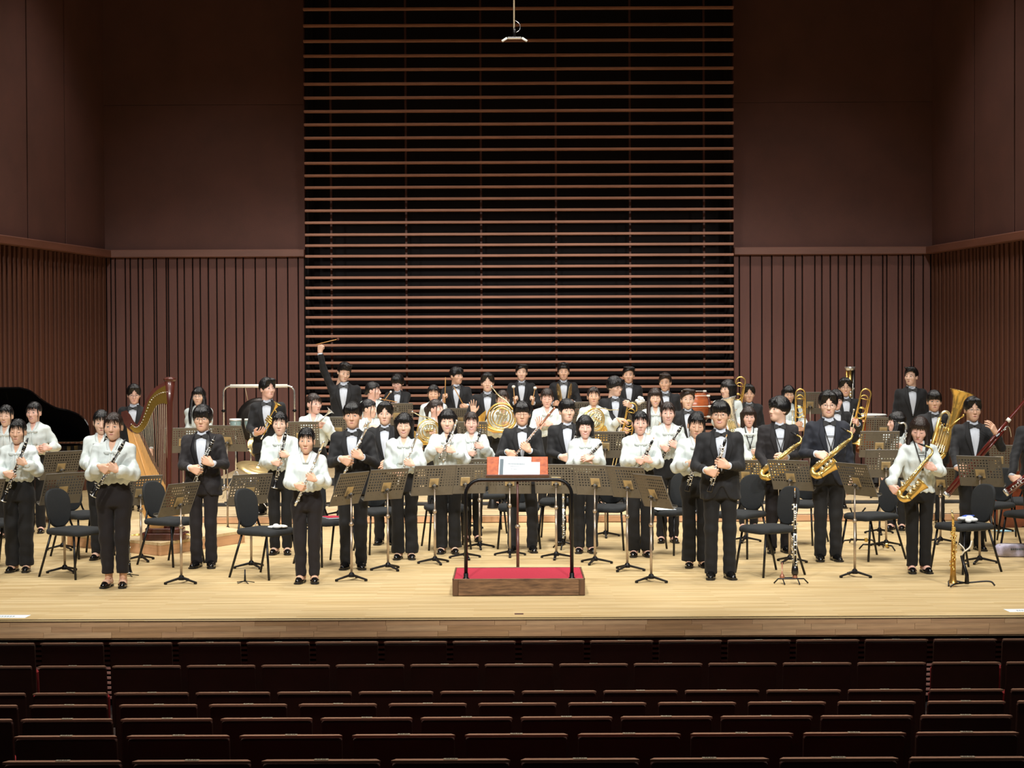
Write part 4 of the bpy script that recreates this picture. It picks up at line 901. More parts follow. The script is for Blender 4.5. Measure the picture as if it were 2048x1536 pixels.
def sheet(g, f, L, R, off, m=4, skirt=.01):
    'raised patch between two front-view edge lines L and R [(x,z)...], laid on field f'
    L = np.array(L, float); R = np.array(R, float); n = len(L); V = []
    for i in range(n):
        t = np.linspace(0, 1, m + 1)[:, None]; q = L[i] * (1 - t) + R[i] * t; V.append(q)
    Q = np.array(V); y = g.front(f, Q[..., 0], Q[..., 1]) - off
    y[:, 0] = y[:, 0] + off * .0
    P = np.stack([Q[..., 0], y, Q[..., 1]], -1); top = P.reshape(-1, 3); M1 = m + 1; F = []
    for i in range(n - 1):
        for j in range(m): F.append((i * M1 + j, i * M1 + j + 1, (i + 1) * M1 + j + 1, (i + 1) * M1 + j))
    loop = [j for j in range(m)] + [i * M1 + m for i in range(n - 1)] + [(n - 1) * M1 + j for j in range(m, 0, -1)] + [i * M1 for i in range(n - 1, 0, -1)]
    low = top[loop] + (0, off + skirt, 0); nb = len(top); k = len(loop)
    for a in range(k): b = (a + 1) % k; F.append((loop[b], loop[a], nb + a, nb + b))
    # orient outward (towards -y)
    e1 = top[1] - top[0]; e2 = top[M1] - top[0]
    if np.cross(e1, e2)[1] > 0: F = [f_[::-1] for f_ in F]
    return np.concatenate([top, low]), F
PEOPLE = []
def person(px, top, sex, label, feet=None, s=None, hk='bangs', hc=0, head=(0, 0, 0), a=0, expr='neutral', R=None, L=None, glasses=False, suit=0, wide=0, crop=0, skin=None, tails=True, stance=.0, detail=1, lean=0, untuck=False, group=None, dx=0, satin=False, lstyle=0, strap=False):
    '''px,top: photo pixel of the head top; feet: photo row of the shoes, or s: pixels per metre; head=(yaw,pitch,roll);
    R,L: hand poses ('grip',(x,y),axis_px(x0,y0,x1,y1),depth) / ('free',(x,y),pose,dir,back,depth) / None'''
    fem = 1 if sex == 'f' else 0; n = len(PEOPLE); rs = np.random.RandomState(n + 11)
    if feet is not None: s = float((feet - HOR) / CAMZ); d = FPX / s
    else: d = FPX / s
    T = at(px, top, d); zf = floor_z(T[0], d) if feet is None else 0.0; h = T[2] - zf
    M = tr(T[0], T[1], zf) @ rot('Z', a); Mi = np.linalg.inv(M); k = (h - .018) / 1.70 if not fem else (h - .018) / 1.66
    loc = lambda x, y, dd: (Mi @ np.append(at(x, y, d - dd), 1))[:3]
    hs = 1.05 * (k ** .35) * (1.0 if not fem else .99); hgt = h
    hc_ = np.array([0, -.012 * k, hgt - .138 * hs]); res = .0128 if s > 172 else .017
    shw, shz = (.168 * k, 1.352 * k) if not fem else (.15 * k, 1.325 * k); L1, L2 = (.285 * k, .245 * k) if not fem else (.27 * k, .232 * k)
    hsz = (1.0 if not fem else .9) * k * 1.04
    # ---- arms
    arms = {}
    for side, spec in ((-1, R), (1, L)):
        S = np.array([side * shw, .015 * k, shz]); Mh = None; pose = 'relaxed'
        if spec is None: spec = ('hang',)
        if spec[0] == 'hang':
            u = nrm((side * .12, -.12, -1)); W = S + u * (L1 + L2) * .985; X_, Z_ = nrm((side * .03, -.1, -1)), nrm((side, -.25, 0)); pose = 'relaxed'
        elif spec[0] == 'grip':
            G = loc(*spec[1], spec[3] if len(spec) > 3 else .24); x0, y0, x1, y1 = spec[2]; A = nrm(loc(x0, y0, .24) - loc(x1, y1, .24)); pose = 'grip'
            X_ = nrm(np.array([-side, 0, .0]) - A * (A @ np.array([-side, 0, .0]))); Z_ = np.cross(X_, A) * (-side)
            if Z_[1] > 0: Z_ = -Z_
            W = None
        else:
            pose = spec[2]; W = loc(*spec[1], spec[5] if len(spec) > 5 else .24); X_ = nrm(spec[3]); Z_ = np.array(spec[4], float); Z_ = nrm(Z_ - X_ * (X_ @ Z_))
        Y_ = np.cross(Z_, X_); mir = 1 if side < 0 else -1
        if W is None:
            if spec[0] == 'grip' : W = G - (X_ * .086 + Z_ * -.03) * hsz
        pole = (side * .6, .42, -1) if spec[0] != 'hang' else (side * .2, 1, 0)
        if spec[0] == 'free' and len(spec) > 6: pole = spec[6]
        E, W2 = ik(S, W, L1, L2, pole); arms[side] = (S, E, W2, frame(W2, X_, Y_, Z_), pose, mir)
    # ---- the body: one skin mesh with head, neck, trunk, limbs, hands
    body = MB(); g = Grid((-.62, -.6, 0), (.62, .35, min(h - .2, 1.56 * k)), .026) if detail else None
    legx = (.072 if fem else .078) * k + stance
    if g is not None:
        lo = np.array([min(min(arms[q][j][0] for j in (1, 2)) for q in arms) - .1, min(min(arms[q][j][1] for j in (1, 2)) for q in arms) - .1, 0]); hi = np.array([max(max(arms[q][j][0] for j in (1, 2)) for q in arms) + .1, .25, max(1.5 * k, max(max(arms[q][j][2] for j in (1, 2)) for q in arms) + .1)])
        g = Grid(np.minimum(lo, (-.3, -.25, 0)), np.maximum(hi, (.3, .25, 0)), .036)
        f = g.loft([(.84 * k, .13 * k, .085 * k), (1.0 * k, .115 * k, .08 * k), (1.3 * k, .13 * k, .085 * k), (1.41 * k, .06 * k, .055 * k)])
        f = smin(f, g.cap((0, .02 * k, 1.36 * k), (0, .01, hgt - .2 * hs), .048, .045), .03)
        for q in (-1, 1):
            S, E, W_, _, _, _ = arms[q]; f = smin(f, smin(g.cap(S, E, .042 * k, .034 * k), g.cap(E, W_, .034 * k, .026), .02), .03)
            f = smin(f, smin(g.cap((q * .08 * k, 0, .86 * k), (q * legx, -.01, .46 * k), .062 * k, .046 * k), g.cap((q * legx, -.01, .46 * k), (q * legx, .02, .08), .044 * k, .034), .03), .03)
        body.add(*g.mesh(f), 0, True)
    Mhd = tr(*hc_) @ rot('Z', head[0]) @ rot('X', -head[1]) @ rot('Y', head[2]) @ np.diag([hs * (1 + rs.uniform(-.03, .03)), hs, hs, 1])
    V, F = HEAD[fem]; body.add(V, F, 0, True, Mhd)
    for V, F, sl in FACE[(fem, expr)]: body.add(V, F, sl, True, Mhd)
    for q in (-1, 1):
        S, E, W_, Mh, pose, mir = arms[q]; V, F = HAND[pose]; V = V * hsz
        if mir < 0: V = V * (1, -1, 1); F = F[:, ::-1]
        body.add(V, F, 0, True, Mh)
        if fem: body.add(FOOT[0] * (.93, .93, 1), FOOT[1], 0, True, tr(q * legx, .02, .004) @ rot('Z', q * 8))
    # ---- garments
    jac = MB(); sh = MB(); extra = []
    alo = np.min([arms[q][j] for q in arms for j in (0, 1, 2)], 0) - .11; ahi = np.max([arms[q][j] for q in arms for j in (0, 1, 2)], 0) + .11
    lo = np.minimum(alo, (-.27 * k, -.2, (.74 if not fem else .93) * k)); hi = np.maximum(ahi, (.27 * k, .21, 1.5 * k)); lo[2] = max(min(lo[2], (.72 if not fem else .9) * k), min(alo[2], .72 * k))
    g = Grid(lo, hi, res); X, Y, Z = g.X, g.Y, g.Z
    if not fem:
        tab = [(.745 * k, .196 * k, .134 * k, .01), (.86 * k, .194 * k, .132 * k, .008), (1.0 * k, .178 * k, .122 * k, .0), (1.08 * k, .176 * k, .122 * k, -.002), (1.2 * k, .19 * k, .127 * k, -.004), (1.29 * k, .19 * k, .122 * k, 0), (1.36 * k, .158 * k, .1 * k, .01), (1.4 * k, .112 * k, .086 * k, .014), (1.435 * k, .07 * k, .07 * k, .018), (1.45 * k, .058 * k, .058 * k, .02)]
        ft = g.loft(tab)
        hem = (.765 + .0) * k + .13 * k * np.exp(-(X / (.055 * k)) ** 2) * (Y < 0); ft = smax(ft, hem - Z, .012)
    else:
        z0 = (.985 if not untuck else .87) * k
        tab = [(z0, (.135 if not untuck else .168) * k, (.1 if not untuck else .118) * k, 0), (z0 + .035 * k, .165 * k, .122 * k, -.004), (1.12 * k, .168 * k, .124 * k, -.006), (1.21 * k, .168 * k, .13 * k, -.012), (1.3 * k, .162 * k, .112 * k, -.002), (1.36 * k, .135 * k, .088 * k, .01), (1.39 * k, .09 * k, .072 * k, .016), (1.42 * k, .056 * k, .056 * k, .02)]
        ft = g.loft(tab)
    f = ft
    for q in (-1, 1):
        S, E, W_, Mh, pose, mir = arms[q]; Wc = E + (W_ - E) * (.86 if not fem else .88)
        f = smin(f, g.ell(S + (-q * .012, 0, -.005), (.062 * k, .064 * k, .056 * k)) if not fem else g.ell(S + (-q * .012, 0, -.006), (.054 * k, .06 * k, .05 * k)), .05)
        if not fem: arm = smin(g.cap(S, E, .054 * k, .048 * k), g.cap(E, Wc, .048 * k, .041 * k), .02)
        else: arm = smin(g.cap(S, E, .05 * k, .055 * k), smin(g.cap(E, E + (W_ - E) * .68, .056 * k, .06 * k), g.cap(E + (W_ - E) * .68, Wc, .058 * k, .038 * k), .02), .025)
        f = smin(f, arm, .022)
    calm = 1 - np.exp(-(X / (.11 * k)) ** 4) * (Y < -.02) * (Z > 1.0 * k if not fem else Z > 1.1 * k)
    f = f + calm * (wob(g, n * 3 + 1, .0032 if not fem else .0058, .1) + wob(g, n * 3 + 2, .0018, .055))
    if fem: f = f + .006 * np.sin(np.arctan2(X, Y) * 13 + 2.5 * np.sin(Z * 8 + n)) * np.clip((1.33 * k - Z) / .15, 0, 1) * np.clip((np.abs(Y) - .03) / .04, 0, 1)
    jac.add(*g.mesh(f), 0, True)
    ybot = lambda x, z: g.front(ft, np.array([x]), np.array([z]))[0]
    def mir_(P): return [(-x, z) for x, z in P]
    if not fem:
        zb, zn = (1.02 if not satin else .98) * k, 1.435 * k; zs = np.linspace(zb, zn, 9); t = (zs - zb) / (zn - zb)
        wv = np.interp(t, [0, .55, .82, 1], [.004, .05, .062, .046]) * k
        Lp = [(-x, z) for x, z in zip(wv, zs)]; Rp = [(x, z) for x, z in zip(wv, zs)]; sh.add(*sheet(g, ft, Lp, Rp, .005, 6), 0, True)
        lw = np.interp(t, [0, .45, .66, .70, .84, 1], [.012, .05, .062, .045, .04, .018]) * k
        for sd in (-1, 1):
            A = [(sd * (x - .005), z) for x, z in zip(wv, zs)]; B = [(sd * (x + l_), z) for x, l_, z in zip(wv, lw, zs)]
            jac.add(*sheet(g, ft, A if sd > 0 else B, B if sd > 0 else A, .011, 4, .012), 1, True)
        jac.add(*lathe([(.001, 0), (.009, 0), (.009, .004), (.001, .005)], 8), 2, False, along((0, ybot(0, zb - .02 * k), zb - .02 * k), (0, ybot(0, zb - .02 * k) - .1, zb - .02 * k)))
        # collar and cuffs
        cz = 1.405 * k; prof = [(.066 * k, cz - .02), (.0635 * k, cz), (.0605 * k, cz + .028 * k), (.056 * k, cz + .03 * k)]
        sh.add(*lathe(prof, 18, False, 1.0, 1.0), 0, True, tr(0, .008 * k, cz + .02 * k) @ rot('X', 8) @ tr(0, 0, -cz))
        for sd in (-1, 1): sh.add(*prism([(sd * .004, .006), (sd * .05 * k, -.008), (sd * .042 * k, .034 * k)][::sd], 0, .006), 0, False, tr(0, -.062 * k, cz + .006) @ rot('X', 74))
        for q in (-1, 1): S, E, W_, Mh, _, _ = arms[q]; cf = MB(); cf.add(*tube([E + (W_ - E) * .8, E + (W_ - E) * .985], [.0355 * k, .036 * k], 14), 0, True); extra.append(('shirt_cuff', cf, [M_shirt]))
        by = ybot(0, 1.388 * k) - .008; bz = 1.392 * k; bow = MB()
        for sd in (-1, 1):
            V, F = prism([(sd * .006, -.009), (sd * .03, -.021), (sd * .056, -.026), (sd * .058, 0), (sd * .056, .026), (sd * .03, .021), (sd * .006, .009)][::sd], -.008, .008); bow.add(np.array(V) * (1.12 * k, 1.1 * k, k), F, 0, False, tr(0, by - .006, bz) @ rot('X', 82))
        bow.add(*box((0, by - .009, bz), (.02 * k, .024, .024 * k), .006)); extra.append(('bow_tie', bow, [M_bow]))
    else:
        zb, zn = 1.29 * k, 1.415 * k; zs = np.linspace(zb, zn, 6); t = (zs - zb) / (zn - zb); wv = np.interp(t, [0, .6, 1], [.003, .032, .04]) * k
        Lp = [(-x, z) for x, z in zip(wv, zs)]; Rp = [(x, z) for x, z in zip(wv, zs)]; V, F = sheet(g, ft, Lp, Rp, .002, 4); body.add(V, F, 0, True)
        for sd in (-1, 1):
            A = [(sd * (x - .004), z) for x, z in zip(wv, zs)]; B = [(sd * (x + .026 * k), z) for x, z in zip(wv, zs)]; jac.add(*sheet(g, ft, A if sd > 0 else B, B if sd > 0 else A, .01, 3, .012), 0, True)
        if tails:
            rb = MB()
            for sd, x1, zz in ((-1, .04, 1.1), (1, .036, 1.13)):
                zs2 = np.linspace(zz * k, 1.295 * k, 7); c_ = np.interp(zs2, [zz * k, 1.295 * k], [sd * x1, sd * .004]); wd = np.interp(zs2, [zz * k, 1.295 * k], [.03, .01])
                rb.add(*sheet(g, ft, [(c - w2, z) for c, w2, z in zip(c_, wd, zs2)], [(c + w2, z) for c, w2, z in zip(c_, wd, zs2)], .013, 3, .012), 0, True)
            for sd in (-1, 1): rb.add(*ell((sd * .034, ybot(sd * .03, 1.3 * k) - .012, 1.296 * k), (.036, .014, .021), 10, 6), 0, True)
            rb.add(*ell((0, ybot(0, 1.295 * k) - .016, 1.293 * k), (.014, .013, .014), 10, 6), 0, True); extra.append(('ribbon', rb, [M_blouse[lstyle]]))
        for q in (-1, 1):
            S, E, W_, Mh, _, _ = arms[q]; jac.add(*tube([E + (W_ - E) * .84, E + (W_ - E) * .86, E + (W_ - E) * .99], [.04 * k, .036 * k, .034 * k], 14), 0, True)
    # ---- trousers
    zt_ = (1.0 if not fem else 1.03) * k; zbt = (.045 if not fem else .06) if not crop else .13
    h2 = res + .0035; g2 = Grid((-h2 * math.ceil(.25 * k / h2), -.19, .02), (.25 * k, .19, zt_ + .03), h2)
    tw = {0: (.086, .064, .06), 1: (.092, .082, .082), 2: (.088, .07, .088), 3: (.092, .07, .056)}[wide]
    f = g2.loft([(.74 * k, .168 * k, .112 * k, .01), (.86 * k, (.168 if not fem else .172) * k, .118 * k, .008), (.96 * k, .15 * k, .108 * k, 0), (zt_, (.142 if not fem else .132) * k, .1 * k, 0)])
    f = smax(f, (.74 + .03) * k - g2.Z, .02)
    for q in (-1, 1):
        kn = (q * legx, -.008, .47 * k); f = smin(f, smin(g2.cap((q * .082 * k, .005, .83 * k), kn, tw[0] * k, tw[1] * k), g2.cap(kn, (q * legx, .018, zbt - .02), tw[1] * k, tw[2] * k), .03), .02)
    f = np.maximum(f, zbt - g2.Z); gap = np.maximum(np.abs(g2.X) - .006, g2.Z - .74 * k); f = np.maximum(f, -gap)
    f = f + wob(g2, n * 5 + 3, .003, .13) + .002 * np.sin(g2.Z * 70 + g2.X * 20 + n) * (g2.Z < .35 * k)
    tro = MB(); tro.add(*g2.mesh(f), 0, True)
    # ---- objects
    sk = SKINS[skin if skin is not None else n % 3]
    if lean:
        Ml = tr(0, 0, .9 * k) @ rot('Y', lean) @ tr(0, 0, -.9 * k)
    o = link('person', body.mesh('person', [sk, M_eye, M_lip, M_teeth, M_brow]), None, M); tag(o, label, 'person', group or 'players standing on the stage')
    link('hair', hair(hk, hc), o, Mhd)
    if glasses: link('glasses', GLASSES, o, Mhd)
    if not fem:
        link('jacket', jac.mesh('jacket', [M_suit[suit], M_satin if satin else M_suit[suit], M_blackplastic]), o); link('shirt', sh.mesh('shirt', M_shirt), o)
    else: link('blouse', jac.mesh('blouse', [M_blouse[lstyle]]), o)
    for nm, mb_, ms in extra: link(nm, mb_.mesh(nm, ms), o)
    if strap:
        st_ = MB()
        for q in (-1, 1): st_.add(*tube(catmull([(q * .062 * k, .02, 1.43 * k), (q * .058 * k, -.075 * k, 1.38 * k), (q * .04 * k, -.148 * k, 1.27 * k), (0, -.175 * k, 1.14 * k)]), .005, 6), 0, True)
        st_.add(*tube([(-.042 * k, -.15 * k, 1.265 * k), (.042 * k, -.15 * k, 1.265 * k)], .004, 6), 0, True); st_.add(*box((0, -.177 * k, 1.13 * k), (.02, .012, .04), .003)); link('neck_strap', st_.mesh('neck_strap', M_strap), o)
    link('trousers', tro.mesh('trousers', M_trouser[1 if (wide == 3 or suit == 2) else 0]), o)
    for q in (-1, 1):
        sh_ = link('shoe', SHOE[fem][0], o, tr(q * legx, .02, 0) @ rot('Z', q * 8) @ np.diag([.95 if fem else 1.06, .93 if fem else 1.06, 1, 1])); link('sole', SHOE[fem][1], sh_)
    P = dict(M=M, Mi=Mi, d=d, loc=loc, k=k, arms=arms, s=s, o=o); PEOPLE.append(P); return P
def hold(key, name, label, cat, x0, y0, x1, y1, L, P, depth=.24, group=None, roll=0, d2=None, flip=None, scale=None):
    'instrument whose axis runs from photo pixel (x1,y1) (lower end) to (x0,y0), in the hands of P'
    a = at(x1, y1, P['d'] - depth); b = at(x0, y0, P['d'] - (d2 if d2 is not None else depth)); M = along(a, b, (0, 1, 0))
    # keep local -y towards the audience
    z = M[:3, 2]; yv = np.array([0, 1.0, 0]) - z * z[1]; yv = nrm(yv); M = frame(a, np.cross(yv, z), yv, z) @ rot('Z', roll)
    sc_ = scale or np.linalg.norm(b - a) / L; rs_ = {'oboe': 1.45, 'clarinet': 1.15, 'flute': 1.2, 'rose_flute': 1.2, 'piccolo': 1.2}.get(key, 1.0)
    return put(key, name, label, cat, M @ np.diag([scale or rs_, scale or rs_, sc_, 1]) if not flip else M @ np.diag([-1, 1, sc_, 1]), group)
# ================================================================== who stands where
WOOD = {'clarinet': .705, 'flute': .67, 'rose_flute': .67, 'oboe': .64, 'piccolo': .33}
def wind(px, top, sex, label, inst=None, il=None, fl=.36, fr=.6, dep=.25, **kw):
    if inst:
        key, x0, y0, x1, y1 = inst; ax = (x0, y0, x1, y1); p = lambda t: (x0 + (x1 - x0) * t, y0 + (y1 - y0) * t)
        kw.setdefault('L', ('grip', p(fl), ax, dep)); kw.setdefault('R', ('grip', p(fr), ax, dep))
    P = person(px, top, sex, label, **kw)
    if inst: P['inst'] = hold(key, {'rose_flute': 'flute'}.get(key, key), il, {'rose_flute': 'flute'}.get(key, key), x0, y0, x1, y1, WOOD[key], P, dep, 'woodwinds held by the players')
    return P
FRONT = (0, -1, 0); BACKW = (0, 1, 0)
def clasp(x, y, dep=.2, w=13): return dict(R=('free', (x - w, y), 'relaxed', (1, -.1, -.15), (-.2, -1, .5), dep), L=('free', (x + w, y - 3), 'relaxed', (-1, -.1, -.15), (.2, -1, .5), dep + .03))
# ---- front arc, left to right
wind(12, 808, 'f', 'person in white blouse smiling at the far left edge, by the piano lid', s=170, hk='tied', expr='laugh', **clasp(14, 905))
wind(36, 836, 'f', 'person in white blouse with clarinet, front row nearest the left edge', ('clarinet', 56, 876, 6, 1002), 'black clarinet held by the front player nearest the left edge', feet=1140, hk='tied', wide=1, expr='closed')
wind(68, 802, 'f', 'person in white blouse with folded arms before the piano, smiling', feet=1062, hk='bun', expr='smile', head=(-8, 0, 0), R=('free', (66, 900), 'relaxed', (1, -.1, 0), (0, -1, .3), .2), L=('free', (100, 896), 'relaxed', (-1, -.1, .05), (0, -1, .3), .23))
wind(203, 818, 'f', 'person in white blouse mostly hidden behind the front clarinet player by the harp', ('clarinet', 216, 862, 188, 985), 'clarinet half hidden behind the front player by the harp', feet=1116, hk='pony', head=(12, -8, 0))
wind(227, 823, 'f', 'person in white blouse and cropped black trousers clasping a clarinet, left front', ('clarinet', 251, 879, 186, 992), 'clarinet clasped diagonally by the player in cropped trousers', feet=1172, hk='tied', hc=1, wide=3, crop=1, fl=.47, fr=.55)
person(268, 768, 'm', 'person in dark suit and glasses behind the harp', s=146, hk='part', glasses=True, head=(14, -8, 0))
person(397, 773, 'f', 'person with glasses and white sleeves standing behind the shaggy-haired clarinet player', s=141, hk='long', glasses=True, expr='neutral', **clasp(397, 905))
wind(405, 810, 'm', 'person in dark satin-lapelled jacket and glasses holding a clarinet beside the harp', ('clarinet', 430, 872, 379, 986), 'clarinet held low by the player in the satin lapels', feet=1133, hk='shaggy', glasses=True, suit=2, satin=True, fl=.42, fr=.62)
p = person(535, 755, 'm', 'person in black suit holding a trumpet upright, looking to the right', s=157, hk='part', head=(38, 4, 0), R=('free', (512, 868), 'relaxed', (.6, -.7, .2), (-.3, -.2, -1), .28), L=('hang',))
hold('trumpet', 'trumpet', 'brass trumpet resting upright on the palm of the suited player', 'trumpet', 556, 806, 521, 866, .5, p, .26, None, 60)
wind(560, 822, 'f', 'person in white blouse with clarinet beside the gong frame', ('clarinet', 573, 858, 549, 976), 'clarinet held upright by the player under the trumpet player', feet=1107, hk='tied', fl=.42, fr=.58)
wind(613, 853, 'f', 'short person in white blouse and plum trousers holding a flute at the front', ('flute', 648, 883, 590, 1012), 'silver flute held by the short player at the front', feet=1165, hk='tied', wide=3, expr='neutral', fl=.54, fr=.72, tails=False)
p = person(628, 785, 'f', 'person in white blouse with silver trumpet, looking right, below the raised arm', s=160, hk='bun', hc=1, head=(40, 0, 0), **clasp(640, 850, .22, 8))
hold('silver_trumpet', 'trumpet', 'silver trumpet held across the white blouse below the raised arm', 'trumpet', 662, 820, 628, 856, .5, p, .3)
p = person(688, 725, 'm', 'person in black suit raising a mallet high overhead', s=136, hk='up', head=(22, -16, 8), R=('free', (639, 703), 'fist', (0.15, -.1, 1), (-.4, -1, 0), .05, (-1, .2, .1)), L=('hang',))
t = thing('mallet', 'mallet held up high in front of the slatted wall', 'mallet', along(at(636, 688, p['d'] - .07), at(677, 678, p['d'] - .12)), 'beaters and drumsticks'); mb = MB(); mb.add(*tube([(0, 0, -.03), (0, 0, .3)], .006, 6), 0, True); part('stick', mb, M_harpsb, t); mb = MB(); mb.add(*ell((0, 0, .31), (.019, .019, .022), 10, 8), 0, True); part('head', mb, M_harpred, t)
wind(705, 803, 'm', 'person in black suit holding a flute, left of the smiling flutist', ('flute', 739, 843, 688, 948), 'silver flute held by the suited player left of centre', feet=1137, hk='bangs', fl=.6, fr=.78, skin=1)
person(746, 762, 'f', 'person in white blouse seen in profile below the crossed mallets, farther back', s=140, hk='bun', head=(62, 0, 0), a=15)
p = person(737, 797, 'f', 'person in white blouse seen in profile right behind the suited flutist', s=155, hk='pony', head=(55, 0, 0), a=20, expr='smile', **clasp(748, 858, .2, 9))
hold('silver_trumpet', 'trumpet', 'silver trumpet showing behind the shoulder of the suited flutist', 'trumpet', 728, 850, 762, 866, .5, p, .26)
person(770, 803, 'm', 'person in black suit with centre parting between two flutists, hands hidden', feet=1088, hk='part', skin=0, **clasp(770, 930))
p = person(795, 748, 'm', 'person in black suit bending over crossed mallets at the back', s=130, hk='shaggy', head=(-12, -14, 0), R=('free', (772, 806), 'fist', (.4, -1, .1), (0, -.3, 1), .3), L=('free', (792, 808), 'fist', (-.6, -1, .1), (0, -.3, 1), .3))
for i, (x0, y0, x1, y1) in enumerate(((779, 787, 765, 806), (757, 797, 788, 803))):
    t = thing('mallet', ['pale mallet pointing up to the right, crossed with another', 'pale mallet lying flat, crossed under another'][i], 'mallet', along(at(x1, y1, p['d'] - .36), at(x0, y0, p['d'] - .36)), 'beaters and drumsticks'); mb = MB(); mb.add(*tube([(0, 0, -.05), (0, 0, .2)], .006, 6), 0, True); part('stick', mb, M_harpsb, t); mb = MB(); mb.add(*ell((0, 0, .21), (.018, .018, .02), 10, 8), 0, True); part('head', mb, M_white, t)
wind(808, 825, 'f', 'smiling person in white blouse holding a flute, left of the podium', ('flute', 841, 854, 790, 978), 'silver flute held by the smiling player left of the podium', feet=1118, hk='medium', wide=2, expr='laugh', fl=.56, fr=.76)
person(867, 768, 'f', 'person in white blouse with eyes closed, hair tied, in front of the drumstick player', s=143, hk='tied', expr='closed')
p = person(872, 797, 'f', 'person in white blouse in profile with a horn bell at the hip', s=156, hk='pony', hc=1, head=(42, 2, 0), a=15, expr='smile', R=('free', (852, 862), 'relaxed', (.8, -.5, -.1), (-.2, -1, .3), .25), L=('hang',))
put('horn', 'french_horn', 'brass horn with dark bell opening at the hip of the player in profile', 'horn', frame(at(858, 862, p['d'] - .26), nrm((-1, -.2, .3)), nrm((-.2, .9, 0)), nrm((.3, .1, 1))) @ rot('Y', 20), 'french horns')
wind(895, 817, 'f', 'person in white blouse with shoulder-length hair holding flute and piccolo', ('flute', 914, 840, 886, 925), 'silver flute held together with a piccolo', feet=1107, hk='medium', wide=2, expr='smile', fl=.68, fr=.8, R=('grip', (884, 901), (900, 868, 880, 914), .26))
hold('piccolo', 'piccolo', 'black piccolo held beside the silver flute', 'piccolo', 901, 865, 879, 918, .33, PEOPLE[-1], .27, 'woodwinds held by the players')
p = person(913, 733, 'm', 'person in black suit holding two drumsticks, looking right', s=133, hk='bangs', head=(40, 0, 0), R=('free', (887, 801), 'fist', (.1, -.4, 1), (-1, -.4, 0), .28), L=('free', (934, 812), 'fist', (-.7, -.7, .1), (.4, -.6, .5), .28))
for i, (x0, y0, x1, y1) in enumerate(((891, 754, 890, 798), (913, 784, 928, 812))):
    t = thing('drumstick', ['wooden drumstick held straight up', 'wooden drumstick slanting across the black jacket'][i], 'drumstick', along(at(x1, y1, p['d'] - .33), at(x0, y0, p['d'] - .33)), 'beaters and drumsticks'); mb = MB(); mb.add(*tube([(0, 0, -.06), (0, 0, .26), (0, 0, .31)], [.0075, .0075, .004], 8), 0, True); part('shaft', mb, M_harpsb, t); mb = MB(); mb.add(*ell((0, 0, .315), (.006, .006, .01), 8, 6), 0, True); part('tip', mb, M_harpsb, t)
wind(943, 822, 'f', 'smiling person in white blouse holding a clarinet, just left of the conductor desk', ('clarinet', 962, 858, 940, 935), 'clarinet held by the smiling player just left of the conductor desk', feet=1083, hk='tied', hc=1, expr='laugh', fl=.42, fr=.64)
p = person(975, 745, 'm', 'person in black suit raising an open palm above the brass horn', s=141, hk='part', expr='closed', R=('free', (947, 826), 'open', (-.05, -.1, 1), (.3, 1, 0), .25), L=('hang',))
p = person(1005, 779, 'f', 'person almost hidden behind a large brass horn and the flutist in glasses', s=151, hk='tied', hc=1, R=('free', (985, 862), 'grip', (.9, -.4, .1), (-.2, -1, 0), .22), L=('free', (1020, 850), 'grip', (-.9, -.4, 0), (.2, -1, 0), .22))
put('horn', 'french_horn', 'large shining brass horn held high left of the flutist in glasses', 'horn', frame(at(1003, 834, p['d'] - .36), (-1, 0, 0), (0, 1, 0), (0, 0, 1)) @ np.diag([-1, -1, 1, 1]) @ rot('Y', 12) @ np.diag([-1, 1, 1, 1]) @ np.diag([1.25, 1.25, 1.25, 1]) @ rot('Y', -8), 'french horns')
wind(1044, 802, 'm', 'person in black suit and glasses holding a rose-coloured flute behind the conductor desk', ('rose_flute', 1110, 815, 1022, 920), 'rose-coloured flute held diagonally behind the conductor desk', feet=1105, hk='bangs', glasses=True, expr='closed', fl=.72, fr=.94, skin=1, stance=.03)
p = person(1043, 727, 'm', 'person in black suit holding two round timpani mallets at the back', s=128, hk='side', expr='smile', R=('free', (1030, 806), 'fist', (-.1, -.5, 1), (-1, -.5, 0), .25), L=('free', (1066, 806), 'fist', (.1, -.5, 1), (1, -.5, 0), .25))
for i, (x0, y0, x1, y1) in enumerate(((1027, 772, 1029, 800), (1070, 777, 1065, 802))):
    t = thing('timpani_mallet', ['round felt mallet over the left shirt front of the timpanist', 'round felt mallet by the right arm of the timpanist'][i], 'mallet', along(at(x1, y1, p['d'] - .3), at(x0, y0, p['d'] - .3)), 'beaters and drumsticks'); mb = MB(); mb.add(*tube([(0, 0, -.06), (0, 0, .19)], .0065, 8), 0, True); part('stick', mb, M_harpsb, t); mb = MB(); mb.add(*ell((0, 0, .205), (.03, .03, .024), 12, 8), 0, True); part('felt_head', mb, M_ivory, t)
p = person(1127, 726, 'm', 'person in black suit holding a pair of cymbals edge-on at the back', s=128, hk='up', R=('free', (1108, 808), 'fist', (.3, -1, .2), (-1, -.4, .2), .28), L=('free', (1147, 806), 'fist', (-.3, -1, .2), (1, -.4, .2), .28))
for i, x in enumerate((1118, 1140)):
    t = thing('hand_cymbal', ['bronze cymbal held edge-on in the right hand', 'bronze cymbal held edge-on in the left hand'][i], 'cymbal', tr(*at(x, 786, p['d'] - .38)) @ rot('Z', 12 - 24 * i) @ rot('Y', 82 + 16 * i) @ np.diag([1, 1, 1 if i else -1, 1]), 'hand cymbals'); mb = MB(); mb.add(*lathe([(.001, .026), (.03, .024), (.04, .012), (.1, .004), (.15, 0), (.15, -.002), (.1, .002), (.001, .02)], 28, False), 0, True); part('plate', mb, M_cymbal, t); mb = MB(); mb.add(*tube([(0, 0, .024), (.02, 0, .06), (-.02, 0, .06), (0, 0, .024)], .005, 6), 0, True); part('strap', mb, M_strap, t)
